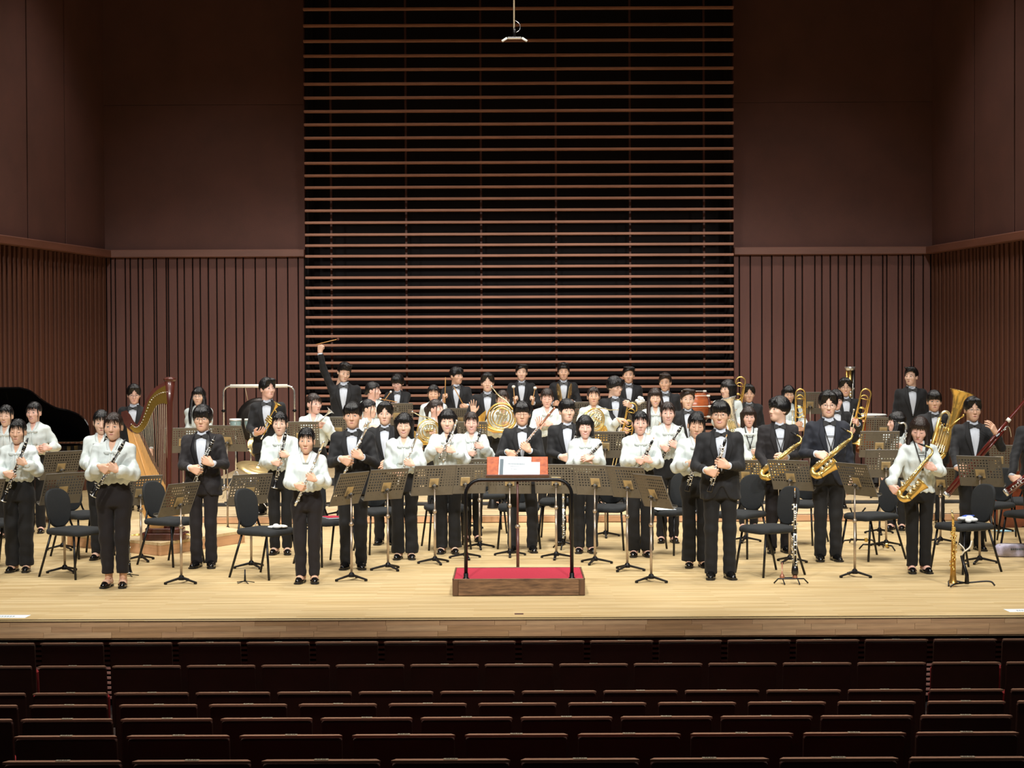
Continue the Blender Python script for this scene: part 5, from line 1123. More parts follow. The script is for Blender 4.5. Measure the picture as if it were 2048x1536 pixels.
person(1094, 775, 'f', 'person in white blouse smiling with one hand waving, behind the rose flute', s=151, hk='tied', hc=1, expr='closed', head=(0, -8, 0), R=('free', (1079, 857), 'open', (-.1, -.1, 1), (.2, 1, 0), .25), L=('free', (1104, 848), 'relaxed', (-1, -.2, .1), (0, -1, .3), .22))
wind(1134, 797, 'm', 'person in black suit looking right, just right of the flutist in glasses', ('clarinet', 1158, 850, 1124, 960), 'clarinet held by the suited player looking right, near centre', s=178, hk='bangs', head=(14, 4, 0), fl=.45, fr=.62)
p = person(1187, 772, 'f', 'person in white blouse hugging a horn and stretching one arm to the right', s=151, hk='tied', hc=1, head=(0, 6, 0), R=('free', (1172, 866), 'grip', (.9, -.4, .1), (-.2, -1, 0), .22), L=('free', (1236, 838), 'relaxed', (1, -.25, -.15), (0, -.4, 1), .15, (0, .4, -1)))
put('horn', 'french_horn', 'brass horn held upright against the white blouse with stretched arm', 'horn', frame(at(1190, 840, p['d'] - .26), (1, 0, 0), (0, 1, 0), (0, 0, 1)) @ rot('Z', 25) @ rot('Y', 30) @ np.diag([1, 1, 1.05, 1]), 'french horns')
wind(1170, 829, 'f', 'laughing person in white blouse with short bob clapping, right of the podium', ('oboe', 1205, 885, 1172, 918), 'thin black oboe held by the laughing player with a bob', feet=1107, hk='bowlbob', wide=2, expr='laugh', **clasp(1175, 917, .24, 10))
p = person(1230, 753, 'm', 'person in black suit and glasses looking right, holding a trombone with white puff', s=147, hk='bowl', glasses=True, head=(42, -6, 0), R=('free', (1245, 868), 'grip', (.7, -.6, 0), (-.4, -.6, .3), .3), L=('free', (1262, 812), 'grip', (-.5, -.6, .3), (.5, -.8, 0), .3))
hold('trombone', 'trombone', 'brass trombone held upright by the player in glasses beside the white puff', 'trombone', 1266, 806, 1246, 905, .68, p, .34, 'trombones')
t = thing('cloth_puff', 'white ruffled cloth puff on top of a trombone', 'cloth', tr(*at(1280, 801, p['d'] - .34))); mb = MB(); r_ = random.Random(3)
for i in range(16): v = nrm((r_.gauss(0, 1), r_.gauss(0, 1), r_.gauss(0, 1))) * .038; mb.add(*ell(v, (.03, .026, .024), 8, 6), 0, True)
part('ruffle', mb, M_white, t)
person(1257, 732, 'm', 'person in black suit standing at the back behind the trombone player in glasses', s=130, hk='side', head=(-6, 0, 0))
wind(1280, 820, 'f', 'person in white blouse clasping an oboe behind two slanted music stands', ('oboe', 1307, 877, 1276, 942), 'black oboe clasped by the player behind two slanted stands', feet=1115, hk='tied', wide=1, fl=.6, fr=.72)
p = person(1310, 775, 'f', 'smiling person with long brown hair behind the two white-bloused clarinet players', s=151, hk='long', hc=1, expr='laugh', **clasp(1308, 868))
hold('silver_trumpet', 'trumpet', 'silver trumpet held low by the smiling player with long brown hair', 'trumpet', 1322, 845, 1300, 880, .5, p, .3)
person(1330, 745, 'm', 'person in black suit in front of the orange drum, face turned left', s=138, hk='side', hc=1, head=(-14, -6, 0), skin=1)
wind(1335, 802, 'f', 'taller person in white blouse holding a clarinet to the right', ('clarinet', 1365, 850, 1320, 922), 'clarinet held by the taller player in white, right of centre', feet=1087, hk='tied', hc=1, expr='smile', fl=.5, fr=.68)
person(1375, 777, 'm', 'person in open black suit standing behind the front players right of centre', s=157, hk='side', hc=1)
wind(1392, 823, 'f', 'person in white blouse with lowered eyes beside the front oboist', ('oboe', 1402, 884, 1374, 983), 'black oboe hanging low in the hands of the player with lowered eyes', feet=1137, hk='tied', wide=2, expr='closed', head=(0, -8, 4), fl=.35, fr=.46)
wind(1440, 800, 'm', 'person in black suit and glasses holding an oboe, foremost on the right', ('oboe', 1453, 872, 1419, 984), 'black oboe with silver keys held by the foremost suited player', feet=1160, hk='bangs', glasses=True, expr='smile', head=(-10, 2, 0), fl=.48, fr=.66, skin=1, stance=.01)
p = person(1455, 758, 'f', 'person with dark bob turned left at the edge of the slatted wall', s=146, hk='bob', head=(-48, 0, 0), expr='smile', R=('free', (1452, 846), 'grip', (.9, -.4, 0), (0, -1, 0), .24), L=('free', (1476, 850), 'grip', (-.9, -.4, .1), (0, -1, 0), .26))
hold('silver_euphonium', 'euphonium', 'silver euphonium held by the player with the dark bob', 'euphonium', 1460, 806, 1478, 872, .74, p, .34, 'euphoniums', 0, None, None, .72)
p = person(1497, 768, 'm', 'person in black suit with parted hair beside an upright trombone slide', s=143, hk='part', skin=1, R=('free', (1474, 850), 'grip', (.5, -.7, .2), (-.4, -.8, .3), .28), L=('hang',))
hold('trombone', 'trombone', 'trombone held upright between the dark bob and the parted hair', 'trombone', 1483, 754, 1466, 850, .68, p, .3, 'trombones')
p = person(1497, 812, 'f', 'person in white blouse with shoulder strap behind the bowl-haired saxophonist', feet=1062, hk='medium', hc=1, strap=True, R=('free', (1503, 925), 'grip', (.9, -.4, -.1), (0, -1, 0), .22), L=('free', (1520, 905), 'grip', (-.9, -.4, .1), (0, -1, 0), .22))
def sax(P, neck, bow, label, dep, side, rollx=0.0):
    a = at(*bow, P['d'] - dep - .02); b = at(*neck, P['d'] - dep + .02); z = nrm(b - a); sc_ = np.linalg.norm(b - a) / .62
    x = nrm(np.array([side, -.35 + rollx, .25]) - z * (z @ np.array([side, -.35 + rollx, .25]))); return put('alto_sax', 'saxophone', label, 'saxophone', frame(a, x, np.cross(z, x), z) @ np.diag([sc_ * 1.14, sc_ * 1.14, sc_, 1]), 'saxophones')
sax(p, (1535, 872), (1488, 950), 'saxophone half hidden behind the bowl-haired saxophonist', .26, 1)
p = person(1557, 793, 'm', 'person in dark suit with bowl haircut looking left, holding an alto saxophone', feet=1108, hk='bowl', suit=2, strap=True, head=(-58, 4, 0), R=('free', (1536, 935), 'grip', (.8, -.5, -.2), (-.2, -1, .2), .25), L=('free', (1572, 915), 'grip', (-.9, -.4, 0), (.2, -1, .1), .22))
sax(p, (1596, 888), (1516, 950), 'brass alto saxophone held by the bowl-haired player looking left', .3, 1)
p = person(1577, 770, 'f', 'person in white blouse and glasses with a trombone, in front of the board wall', s=146, hk='long', glasses=True, R=('free', (1590, 850), 'grip', (.7, -.6, .2), (-.4, -.8, .2), .28), L=('free', (1606, 858), 'grip', (-.8, -.5, .1), (.3, -.9, .1), .28))
hold('trombone', 'trombone', 'trombone held upright before the white blouse and glasses', 'trombone', 1601, 778, 1600, 880, .68, p, .32, 'trombones')
p = person(1672, 780, 'm', 'person in black suit hidden behind the navy-suited saxophonist, gripping a trombone', s=153, hk='bowl', dx=0, R=('free', (1692, 862), 'grip', (.8, -.6, .1), (-.2, -.9, .2), .25), L=('free', (1716, 848), 'grip', (-.3, -.7, .4), (.6, -.8, .1), .28))
hold('trombone', 'trombone', 'tall trombone with dark bell right of the navy-suited saxophonist', 'trombone', 1734, 778, 1710, 884, .68, p, .34, 'trombones')
p = person(1656, 781, 'm', 'tall person in navy suit and glasses with an alto saxophone', feet=1125, hk='part', suit=1, strap=True, glasses=True, expr='smile', head=(-6, -4, 0), R=('free', (1634, 908), 'grip', (.9, -.4, -.25), (-.1, -1, .3), .28), L=('hang',))
sax(p, (1698, 880), (1618, 946), 'brass alto saxophone held across the navy suit', .3, 1)
person(1690, 755, 'm', 'smiling person in black suit and glasses beneath the tall brass column', s=144, hk='part', glasses=True, expr='laugh', head=(-4, 0, 0))
p = person(1793, 822, 'f', 'person in white blouse with long black hair seen in left profile', s=166, hk='long', head=(-65, 0, 0), a=-20, R=('hang',), L=('free', (1806, 896), 'grip', (-.6, -.6, .3), (.4, -.9, 0), .2))
hold('bass_clarinet', 'bass_clarinet', 'bass clarinet with silver neck beside the player in left profile', 'clarinet', 1813, 842, 1806, 965, .93, p, .24)
person(1822, 733, 'm', 'tall person in black suit looking left, last in the back row at the right', s=140, hk='side', head=(-34, 2, 0), skin=0)
p = person(1868, 780, 'm', 'person in black suit hugging a tall euphonium at the right', feet=1052, hk='bangs', head=(-8, 0, 0), R=('free', (1864, 885), 'grip', (.9, -.4, 0), (0, -1, 0), .24), L=('free', (1898, 880), 'grip', (-.9, -.4, .1), (0, -1, 0), .24))
hold('euphonium', 'euphonium', 'large brass euphonium with bell tilted to the right', 'euphonium', 1924, 784, 1884, 922, .74, p, .34, 'euphoniums', 0, None, None)
p = person(1838, 832, 'f', 'person with very long hair and white blouse holding an alto saxophone low', feet=1150, hk='long', hc=1, untuck=True, strap=True, wide=0, tails=False, head=(-18, -14, 6), R=('free', (1779, 980), 'grip', (.5, -.5, -.6), (-.6, -.8, 0), .24), L=('grip', (1854, 931), (1862, 905, 1840, 955), .26), expr='closed')
sax(p, (1860, 912), (1792, 994), 'golden alto saxophone held low by the player with very long hair', .28, 1.0)
p = person(1945, 793, 'm', 'person in black suit and round glasses holding a bassoon and touching the reed', feet=1105, hk='part', glasses=True, skin=1, R=('free', (1914, 936), 'grip', (.9, -.5, 0), (-.1, -1, .2), .28), L=('free', (1992, 866), 'relaxed', (-.5, -.3, .7), (.5, -.8, .3), .3))
t = hold('bassoon', 'bassoon', 'long red bassoon slanting across the player in round glasses', 'bassoon', 2056, 800, 1893, 990, 1.34, p, .3, 'bassoons', 180)
p = person(2078, 790, 'm', 'person in black suit cut off by the right edge, only one arm showing', feet=1135, hk='bangs', R=('free', (2020, 968), 'grip', (.6, -.6, -.4), (-.3, -1, .2), .25), L=('hang',))
hold('bassoon', 'bassoon', 'red bassoon end in the hand at the right edge', 'bassoon', 2170, 870, 2012, 985, 1.34, p, .3, 'bassoons')
# ================================================================== music stands and chairs
def stand(px, by, cy, a, label, s=None):
    if s is None: b = on_floor(px, by); z0 = 0.0
    else: d = FPX / s; x = float(at(px, 900, d)[0]); z0 = floor_z(x, d); b = np.array([x, d, z0])
    dz = float(at(px, cy, b[1])[2]) - z0; q = int(round((dz - .86) / .02)); key = 'stand%d' % q
    if key not in TPL: stand_tpl(key, .86 + q * .02, 24)
    put(key, 'music_stand', label, 'music stand', tr(*b) @ rot('Z', a), 'perforated music stands')
for row in (
    (-46, 1160, 990, 50, 'music stand cut off by the left edge, only its foot showing'), (118, 1143, 977, 45, 'perforated music stand before the front clarinet player at the left edge'), (115, 1098, 931, 45, 'perforated music stand below the folded arms, in front of the piano'),
    (274, 1120, 981, 35, 'music stand in front of the harp, right of the cropped trousers'), (345, 1165, 996, 60, 'steeply turned music stand in front of the harp base'),
    (366, 1052, 880, 15, 'music stand left behind the player in satin lapels'), (465, 1064, 876, -22, 'music stand right behind the player in satin lapels'), (492, 1134, 976, 38, 'music stand between the satin lapels and the short flutist'),
    (604, 1062, 868, 0, 'music stand in front of the silver trumpet player looking right'), (685, 1159, 978, 58, 'music stand at the knees of the suited flutist'),
    (764, 1138, 967, 38, 'music stand in front of the smiling flutist, left of podium'), (863, 1125, 960, 22, 'music stand next but one to the left of the podium rail'), (928, 1115, 956, 12, 'music stand directly left of the conductor desk'),
    (958, 1095, 945, 5, 'music stand behind the left end of the podium rail'), (1020, 1110, 958, 0, 'music stand directly behind the conductor desk'), (1115, 1115, 955, -8, 'music stand directly right of the conductor desk'),
    (1197, 1125, 960, -22, 'music stand in front of the laughing player with a bob'), (1267, 1139, 964, -38, 'music stand in front of the player clasping an oboe'), (1321, 1162, 980, -58, 'steeply turned music stand nearest the foremost suited oboist'),
    (1210, 1072, 890, 0, 'music stand behind the laughing player with a bob'), (1495, 1082, 945, -20, 'music stand behind the hip of the foremost suited oboist'), (1589, 1123, 951, -35, 'music stand between the two alto saxophonists in suits'),
    (1727, 1152, 959, -60, 'steeply turned music stand beside the navy-suited saxophonist'), (1770, 1091, 927, -5, 'music stand facing the player in left profile'), (1966, 1124, 943, -32, 'music stand in front of the player with the long bassoon'),
    (1885, 1085, 962, -25, 'music stand half hidden behind the player with very long hair'), (1998, 1062, 915, -15, 'music stand behind the player with the long bassoon'), (1757, 1066, 886, -5, 'music stand below the timpani at the right')): stand(*row)
for row in ((678, 858, 0, 'music stand behind the head of the suited flutist', 158), (1765, 857, -5, 'music stand right of the copper timpani', 148), (1618, 806, 0, 'music stand beside the white-bloused trombone player, farther back', 139), (795, 828, 0, 'music stand below the crossed mallets', 141), (920, 836, 0, 'music stand below the two drumsticks', 137),
            (938, 868, 0, 'music stand behind the smiling clarinettist left of centre', 163), (1163, 826, 0, 'music stand below the pair of cymbals', 147), (1275, 824, 0, 'music stand behind the white cloth puff', 143)): stand(row[0], None, row[1], row[2], row[3], row[4])
def chair(px, by, a, label): b = on_floor(px, by); return put('chair', 'orchestra_chair', label, 'chair', tr(*b) @ rot('Z', a), 'black orchestra chairs'), b
for row in (
    (-10, 1132, 50, 'black chair cut off by the left edge'), (153, 1152, 58, 'black chair left of the player in cropped trousers'), (168, 1112, 50, 'black chair farther back behind the front left chair'), (345, 1128, 58, 'black chair behind the steeply turned stand by the harp'),
    (533, 1153, 58, 'black chair with a white cloth on its seat'), (655, 1128, 42, 'black chair with a red booklet on its seat'), (765, 1104, 25, 'black chair left of the smiling flutist'), (893, 1096, 12, 'black chair behind the player with flute and piccolo'), (970, 1064, 8, 'black chair behind the smiling clarinettist left of the conductor desk'),
    (1038, 1094, 0, 'black chair straight behind the conductor desk'), (1120, 1080, -5, 'black chair right of the flutist in glasses'), (1214, 1096, -15, 'black chair behind the laughing player with a bob'), (1240, 1070, -20, 'black chair behind the player clasping an oboe, farther back'), (1338, 1105, -42, 'black chair with white sheet between the two oboists'),
    (1480, 1112, -40, 'black chair hidden behind the foremost suited oboist'), (1536, 1148, -62, 'black chair in front of the bowl-haired saxophonist'), (1600, 1086, -30, 'black chair behind the stand of the suited saxophonists'), (1742, 1117, -62, 'black chair between the navy suit and the very long hair'),
    (1928, 1142, -62, 'black chair with a crumpled pouch on its seat'), (1978, 1090, -50, 'black chair behind the bassoonist, before the double bass'), (2062, 1112, -55, 'black chair cut off by the right edge, nearer'), (2050, 1080, -40, 'black chair cut off by the right edge, before the double bass')): chair(*row)
# ================================================================== harp on its platform
PZ = .14
pts = [on_floor(x, y) for x, y in ((134, 1092), (322, 1112), (490, 1085), (318, 1052))]; cen = np.mean(pts, 0)
t = thing('harp_platform', 'low pale wooden platform with a corner to the front under the harp', 'platform', tr(cen[0], cen[1], 0))
poly = [(p_[0] - cen[0], p_[1] - cen[1]) for p_ in pts]
mb = MB(); mb.add(*prism(poly, PZ - .03, PZ)); part('top_board', mb, M_riser_top, t)
for i in range(4):
    a = np.array([*poly[i], 0]); b = np.array([*poly[(i + 1) % 4], 0]); L_ = np.linalg.norm(b - a); e = (b - a) / L_
    mb = MB(); mb.add(*box((L_ / 2, .012, (PZ - .03) / 2), (L_ - .004, .022, PZ - .032), .002, frame(a, e, np.cross((0, 0, 1), e), (0, 0, 1)))); part('face_board', mb, M_riser_face, t)
HS = (1077 - 690) / (2.25 - PZ); hd = FPX / HS; hb = at(325, 1077, hd); hx = lambda x, y: ((x - 325) / HS, (1077 - y) / HS)
t = thing('harp', 'large mahogany and pale wood concert harp with gold neck plate', 'harp', tr(hb[0], hd, PZ))
ct = np.array([hx(342, 760)[0], 0, hx(342, 760)[1]]); cb_ = np.array([hx(336, 1050)[0], 0, .1])
mb = MB(); mb.add(*tube([cb_, cb_ + (ct - cb_) * .12, cb_ + (ct - cb_) * .5, cb_ + (ct - cb_) * .86, ct], [.05, .036, .034, .042, .058], 16), 0, True); part('column', mb, M_harpred, t)
mb = MB(); mb.add(*lathe([(.058, 0), (.068, .02), (.068, .03), (.05, .042), (.03, .05)], 8), 0, False, tr(*ct)); part('crown', mb, M_harpred, t)
def ribbon(P, W, y0, y1):
    P = np.array(catmull([np.array([*p_, 0]) for p_ in P], 5))[:, :2]; W = np.interp(np.linspace(0, 1, len(P)), np.linspace(0, 1, len(W)), W)
    T = np.gradient(P, axis=0); T /= np.linalg.norm(T, axis=1)[:, None]; N_ = np.column_stack([-T[:, 1], T[:, 0]]); A = P + N_ * W[:, None] / 2; B = P - N_ * W[:, None] / 2; n = len(P)
    V = [(x, y, z) for y in (y0, y1) for Q in (A, B) for x, z in Q]; F = []
    for i in range(n - 1):
        F += [(i, i + 1, n + i + 1, n + i), (3 * n + i, 3 * n + i + 1, 2 * n + i + 1, 2 * n + i), (2 * n + i, 2 * n + i + 1, i + 1, i), (n + i, n + i + 1, 3 * n + i + 1, 3 * n + i)]
    F += [(0, n, 3 * n, 2 * n), (2 * n - 1, n - 1, 3 * n - 1, 4 * n - 1)]; return V, F
NP = [hx(x, y) for x, y in ((338, 784), (322, 788), (307, 800), (297, 822), (287, 845), (275, 855), (263, 846), (254, 830), (250, 819))]
mb = MB(); mb.add(*ribbon(NP, [.27, .2, .13, .1, .085, .085, .09, .09, .05], -.03, .035)); part('neck', mb, M_harpred, t)
mb = MB(); mb.add(*ribbon([(x + .012, z - .012) for x, z in NP[:7]], [.22, .16, .1, .075, .065, .06, .05], -.038, -.029)); pl = part('neck_plate', mb, M_harpgold, t)
NC = np.array(catmull([np.array([*p_, 0]) for p_ in NP[:7]], 8))[:, :2]
for k in range(0, len(NC) - 2, 2):
    x, z = NC[k]; mb = MB(); mb.add(*tube([(x, -.05, z + .02), (x, .05, z + .02)], .005, 6), 0, True); part('tuning_pin', mb, M_silver, t)
SB = [hx(x, y) for x, y in ((254, 838), (268, 852), (279, 861), (304, 918), (329, 963), (350, 1000), (359, 1022), (352, 1045), (325, 1060), (300, 1052), (284, 1018), (271, 950))]
mb = MB(); V, F = prism(SB[::-1], -.02, .0); mb.add(np.array(V)[:, [0, 2, 1]] * (1, 1, 1), [f[::-1] for f in F]); part('soundboard', mb, M_harpsb, t)
mb = MB(); c_ = np.mean(SB, 0); SB2 = [(c_[0] + (x - c_[0]) * .96, c_[1] + (z - c_[1]) * .98) for x, z in SB]; V, F = prism(SB2[::-1], .0, .16); mb.add(np.array(V)[:, [0, 2, 1]], [f[::-1] for f in F]); part('sound_box', mb, M_harpred, t)
rb0, rb1 = np.array(hx(268, 858)), np.array(hx(322, 1040)); mb = MB(); mb.add(*tube([(rb0[0], -.022, rb0[1]), (rb1[0], -.022, rb1[1])], .009, 6), 0, True); part('string_rib', mb, M_harpsb, t)
for k in range(22):
    u_ = k / 21; q = NC[int((1 - u_) * (len(NC) - 6))]; 
    e = np.array(hx(270 + 74 * (1 - u_) ** 1.0 * .9, 866 + 150 * (1 - u_))); q = NC[min(len(NC) - 1, int(u_ * (len(NC) - 4)) + 1)]
    mb = MB(); mb.add(*tube([(q[0], -.034, q[1] - .01), (e[0], -.026, e[1])], .0013, 4), 0, True); part('string', mb, M_string, t)
mb = MB(); mb.add(*pad(roundpoly(.5, .36, .1), .075, .015), 0, False, tr(.02, .06, .04)); mb.add(*pad(roundpoly(.42, .3, .1), .06, .015), 0, False, tr(.02, .06, .1)); part('base', mb, M_harpred, t)
for k, x in enumerate((-.24, -.2, .25)):
    mb = MB(); mb.add(*tube([(x * .8, .0, .07), (x * 1.25, -.08, .06)], .008, 6), 0, True); mb.add(*box((x * 1.27, -.09, .06), (.03, .05, .012), .004)); part('pedal', mb, M_brass, t)
# ================================================================== piano
pd_ = 23.8; px_ = float(at(165, 830, pd_)[0]) - .98 * .76; t = thing('grand_piano', 'black grand piano with raised lid at the left edge', 'piano', tr(px_, pd_, 0) @ np.diag([.76, 1, 1, 1]))
OUT = [(-.95, -.72), (.1, -.72)] + [tuple(p_[:2]) for p_ in catmull([(.1, -.72, 0), (.26, -.63, 0), (.4, -.38, 0), (.55, -.2, 0), (.75, -.12, 0), (.93, .05, 0), (.97, .35, 0), (.88, .66, 0), (.7, .72, 0)], 4)][1:] + [(-.95, .72)]
mb = MB(); mb.add(*prism(OUT, .66, .98)); part('case', mb, M_piano, t)
Ml = tr(0, .70, 1.0) @ rot('X', -31) @ tr(0, -.70, 0); mb = MB(); mb.add(*prism([(x if x > -.5 else -.5, y) for x, y in OUT], 0, .02), 0, False, Ml); lid = part('lid', mb, M_piano, t)
mb = MB(); mb.add(*box((-.72, 0, .04), (.42, 1.42, .02), .004, Ml @ tr(0, 0, .02))); part('folded_front_flap', mb, M_piano, lid)
mb = MB(); mb.add(*tube([(-.2, -.62, .99), (-.28, -.46, 1.6)], .01, 8), 0, True); part('prop_stick', mb, M_pole, t)
mb = MB(); mb.add(*box((-.35, .02, 1.1), (.02, .7, .22), .006, tr(0, 0, 0))); part('music_desk', mb, M_piano, t)
mb = MB(); mb.add(*box((-1.06, 0, .7), (.24, 1.4, .06), .01)); part('key_bed', mb, M_piano, t); mb = MB(); mb.add(*box((-1.07, 0, .742), (.15, 1.23, .022), .003)); kb = part('white_keys', mb, M_ivory, t)
mb = MB(); [mb.add(*box((-1.03, -.58 + i * .0335, .76), (.09, .012, .02), .002)) for i in range(36) if i % 7 not in (2, 6)]; part('black_keys', mb, M_piano, kb)
for x, y in ((-.8, -.6), (-.8, .6), (.7, .25)):
    mb = MB(); mb.add(*lathe([(.055, .66), (.07, .5), (.045, .2), (.04, .1)], 10), 0, True, tr(x, y, 0)); lg = part('leg', mb, M_piano, t); mb = MB(); mb.add(*tube([(x - .02, y, .045), (x + .02, y, .045)], .045, 14), 0, True); mb.add(*box((x, y, .085), (.05, .06, .04), .004)); part('caster', mb, M_brass_d, lg)
mb = MB(); [mb.add(*tube([(-.6, y, .15), (-.6, y, .66)], .018, 8), 0, True) for y in (-.08, .08)]; mb.add(*box((-.62, 0, .13), (.12, .28, .06), .01)); part('pedal_lyre', mb, M_piano, t)
# ================================================================== percussion
def zat(px, py, s): return float(at(px, py, FPX / s)[2])
s_ = 138; d_ = FPX / s_; zf = .16; xl, xr_ = float(at(447, 800, d_)[0]), float(at(589, 800, d_)[0]); zt = zat(515, 772, s_) - zf
t = thing('gong_stand', 'chrome hoop frame stand behind the upright trumpet', 'stand', tr((xl + xr_) / 2, d_, zf)); hw = (xr_ - xl) / 2; rr = .1; P = [(-hw, 0, .05)]
P += [(-hw + rr - rr * math.cos(a), 0, zt - rr + rr * math.sin(a)) for a in np.linspace(0, math.pi / 2, 7)] + [(hw - rr + rr * math.sin(a), 0, zt - rr + rr * math.cos(a)) for a in np.linspace(0, math.pi / 2, 7)] + [(hw, 0, .05)]
mb = MB(); mb.add(*tube(P, .014, 10, up=(0, 1, 0)), 0, True); part('hoop', mb, M_chrome, t)
mb = MB(); mb.add(*tube([(-hw + .1, 0, zt), (hw - .1, 0, zt)], .026, 12), 0, True); part('padded_bar', mb, M_ivory, t)
for x in (-hw, hw):
    mb = MB(); mb.add(*tube([(x, -.3, .03), (x, .3, .03)], .016, 8), 0, True); mb.add(*tube([(x, 0, .03), (x, 0, .08)], .018, 8), 0, True); part('foot_bar', mb, M_chrome, t)
    mb = MB(); mb.add(*tube([(x - .03, 0, zt - .36), (x + .03, 0, zt - .36)], .012, 8), 0, True); mb.add(*ell((x, 0, zt - .36), (.026, .026, .026), 10, 6), 0, True); part('wing_screw', mb, M_blackmetal, t)
gz = zat(520, 842, s_); t = thing('gong', 'dark round gong hanging inside the chrome frame', 'gong', tr(float(at(518, 842, d_)[0]), d_, gz))
mb = MB(); mb.add(*lathe([(.001, .05), (.06, .05), (.08, .03), (.26, .03), (.33, .012), (.34, -.04), (.33, -.04), (.32, .0), (.001, .02)], 36, False), 0, True, rot('X', 90)); part('disc', mb, mat('gong_dark', (62, 58, 56), .35, .8, .3, (14, 14, 14)), t)
mb = MB(); [mb.add(*tube([(x, 0, .3), (x * 1.25, 0, zt + zf - gz - .01)], .004, 6), 0, True) for x in (-.16, .16)]; part('cord', mb, M_string, t)
for i, x in enumerate((471, 501)):
    s2 = 147; d2 = FPX / s2; q = at(x, 838, d2); zb_ = floor_z(q[0], d2); t = thing('bongo_drum', ['pale teal drum nearer the harp, on a chrome stand', 'pale teal drum beside the trumpet player, on a chrome stand'][i], 'drum', tr(q[0], d2, zb_), 'small teal drums'); zt2 = q[2] - zb_
    mb = MB(); mb.add(*lathe([(.062, zt2 - .14), (.07, zt2 - .1), (.078, zt2 - .012)], 20), 0, True); part('shell', mb, M_teal, t); mb = MB(); mb.add(*lathe([(.082, zt2 - .02), (.084, zt2), (.08, zt2 + .004), (.001, zt2 + .001)], 22, False), 0, True); part('head', mb, M_drumhead, t)
    mb = MB(); mb.add(*torus(.083, .005, 22, 6, (0, 0, zt2 - .018)), 0, True); mb.add(*torus(.066, .004, 22, 6, (0, 0, zt2 - .13)), 0, True); [mb.add(*tube([(.086 * math.cos(a), .086 * math.sin(a), zt2 - .02), (.068 * math.cos(a), .068 * math.sin(a), zt2 - .13)], .003, 5), 0, True) for a in np.linspace(.3, 6.58, 5)[:-1]]; part('hoop', mb, M_chrome, t)
    mb = MB(); mb.add(*tube([(0, 0, .2), (0, 0, zt2 - .14)], .011, 8), 0, True); [mb.add(*tube([(0, 0, .4), (.22 * math.cos(a), .22 * math.sin(a), .008)], .007, 6), 0, True) for a in (.6, 2.7, 4.8)]; part('tripod', mb, M_chrome, t)
def cym(px, py, s, r, tx, ty, label):
    d = FPX / s; q = at(px, py, d); zb = floor_z(q[0], d); t = thing('cymbal_stand', label, 'cymbal', tr(q[0], d, zb), 'cymbals on stands'); z = q[2] - zb
    mb = MB(); mb.add(*lathe([(.006, .03), (.03, .026), (.04, .012), (r * .6, .006), (r, -.006), (r, -.008), (r * .6, .003), (.006, .02)], 30, False), 0, True, tr(0, 0, z) @ rot('X', tx) @ rot('Y', ty)); part('cymbal', mb, M_cymbal, t)
    mb = MB(); mb.add(*tube([(0, 0, .3), (0, 0, z + .03)], .009, 8), 0, True); mb.add(*lathe([(.001, z + .05), (.012, z + .045), (.012, z + .028), (.001, z + .026)], 8, False), 0, True); part('pole', mb, M_chrome, t)
    for a in (.5, 2.6, 4.7): mb = MB(); mb.add(*tube([(0, 0, .42), (.2 * math.cos(a), .2 * math.sin(a), .16), (.28 * math.cos(a), .28 * math.sin(a), .01)], .0065, 6), 0, True); part('leg', mb, M_chrome, t)
cym(516, 937, 164, .27, 14, 14, 'wide bronze cymbal on a low chrome stand left of the clarinet player'); cym(516, 896, 155, .16, 50, 40, 'small tilted bronze cymbal below the upright trumpet')
s_ = 139.5; d_ = FPX / s_; q = at(1722, 829, d_); zb = floor_z(q[0], d_); z = q[2] - zb; t = thing('timpani', 'copper timpani behind the trombone with dark bell', 'drum', tr(q[0], d_, zb))
mb = MB(); mb.add(*lathe([(.02, z - .56), (.12, z - .53), (.24, z - .44), (.31, z - .3), (.335, z - .12), (.34, z - .02)], 32), 0, True); part('bowl', mb, M_copper, t); mb = MB(); mb.add(*lathe([(.36, z - .02), (.362, z), (.35, z + .006), (.001, z + .002)], 32, False), 0, True); part('head', mb, M_drumhead, t)
mb = MB(); mb.add(*torus(.362, .012, 36, 8, (0, 0, z - .012)), 0, True); part('hoop', mb, M_chrome, t)
for a in np.linspace(.4, 6.68, 5)[:-1]: mb = MB(); mb.add(*tube([(.37 * math.cos(a), .37 * math.sin(a), z - .02), (.36 * math.cos(a), .36 * math.sin(a), z - .4), (.3 * math.cos(a), .3 * math.sin(a), .06), (.34 * math.cos(a), .34 * math.sin(a), .02)], .014, 8), 0, True); part('strut', mb, M_blackmetal, t)
mb = MB(); mb.add(*box((0, -.3, .05), (.14, .3, .03), .01)); mb.add(*torus(.3, .016, 24, 6, (0, 0, .06)), 0, True); part('pedal_base', mb, M_blackmetal, t)
s_ = 134.5; d_ = FPX / s_; q = at(1388, 812, d_); zb = floor_z(q[0], d_); t = thing('concert_drum', 'orange wooden drum with white lugs behind the suited players right of centre', 'drum', tr(q[0], d_, zb)); zc = q[2] - zb; Mx = tr(0, 0, zc) @ rot('Z', 14) @ rot('Y', 90)
mb = MB(); mb.add(*lathe([(.2, -.16), (.2, .16)], 32), 0, True, Mx); part('shell', mb, M_orange, t)
for s in (-1, 1):
    mb = MB(); mb.add(*lathe([(.212, s * .19), (.212, s * .155)][::s], 32), 0, True, Mx); part('hoop', mb, M_harpred, t); mb = MB(); mb.add(*lathe([(.2, s * .18), (.001, s * .181)][::s], 32, False), 0, True, Mx); part('head', mb, M_drumhead, t)
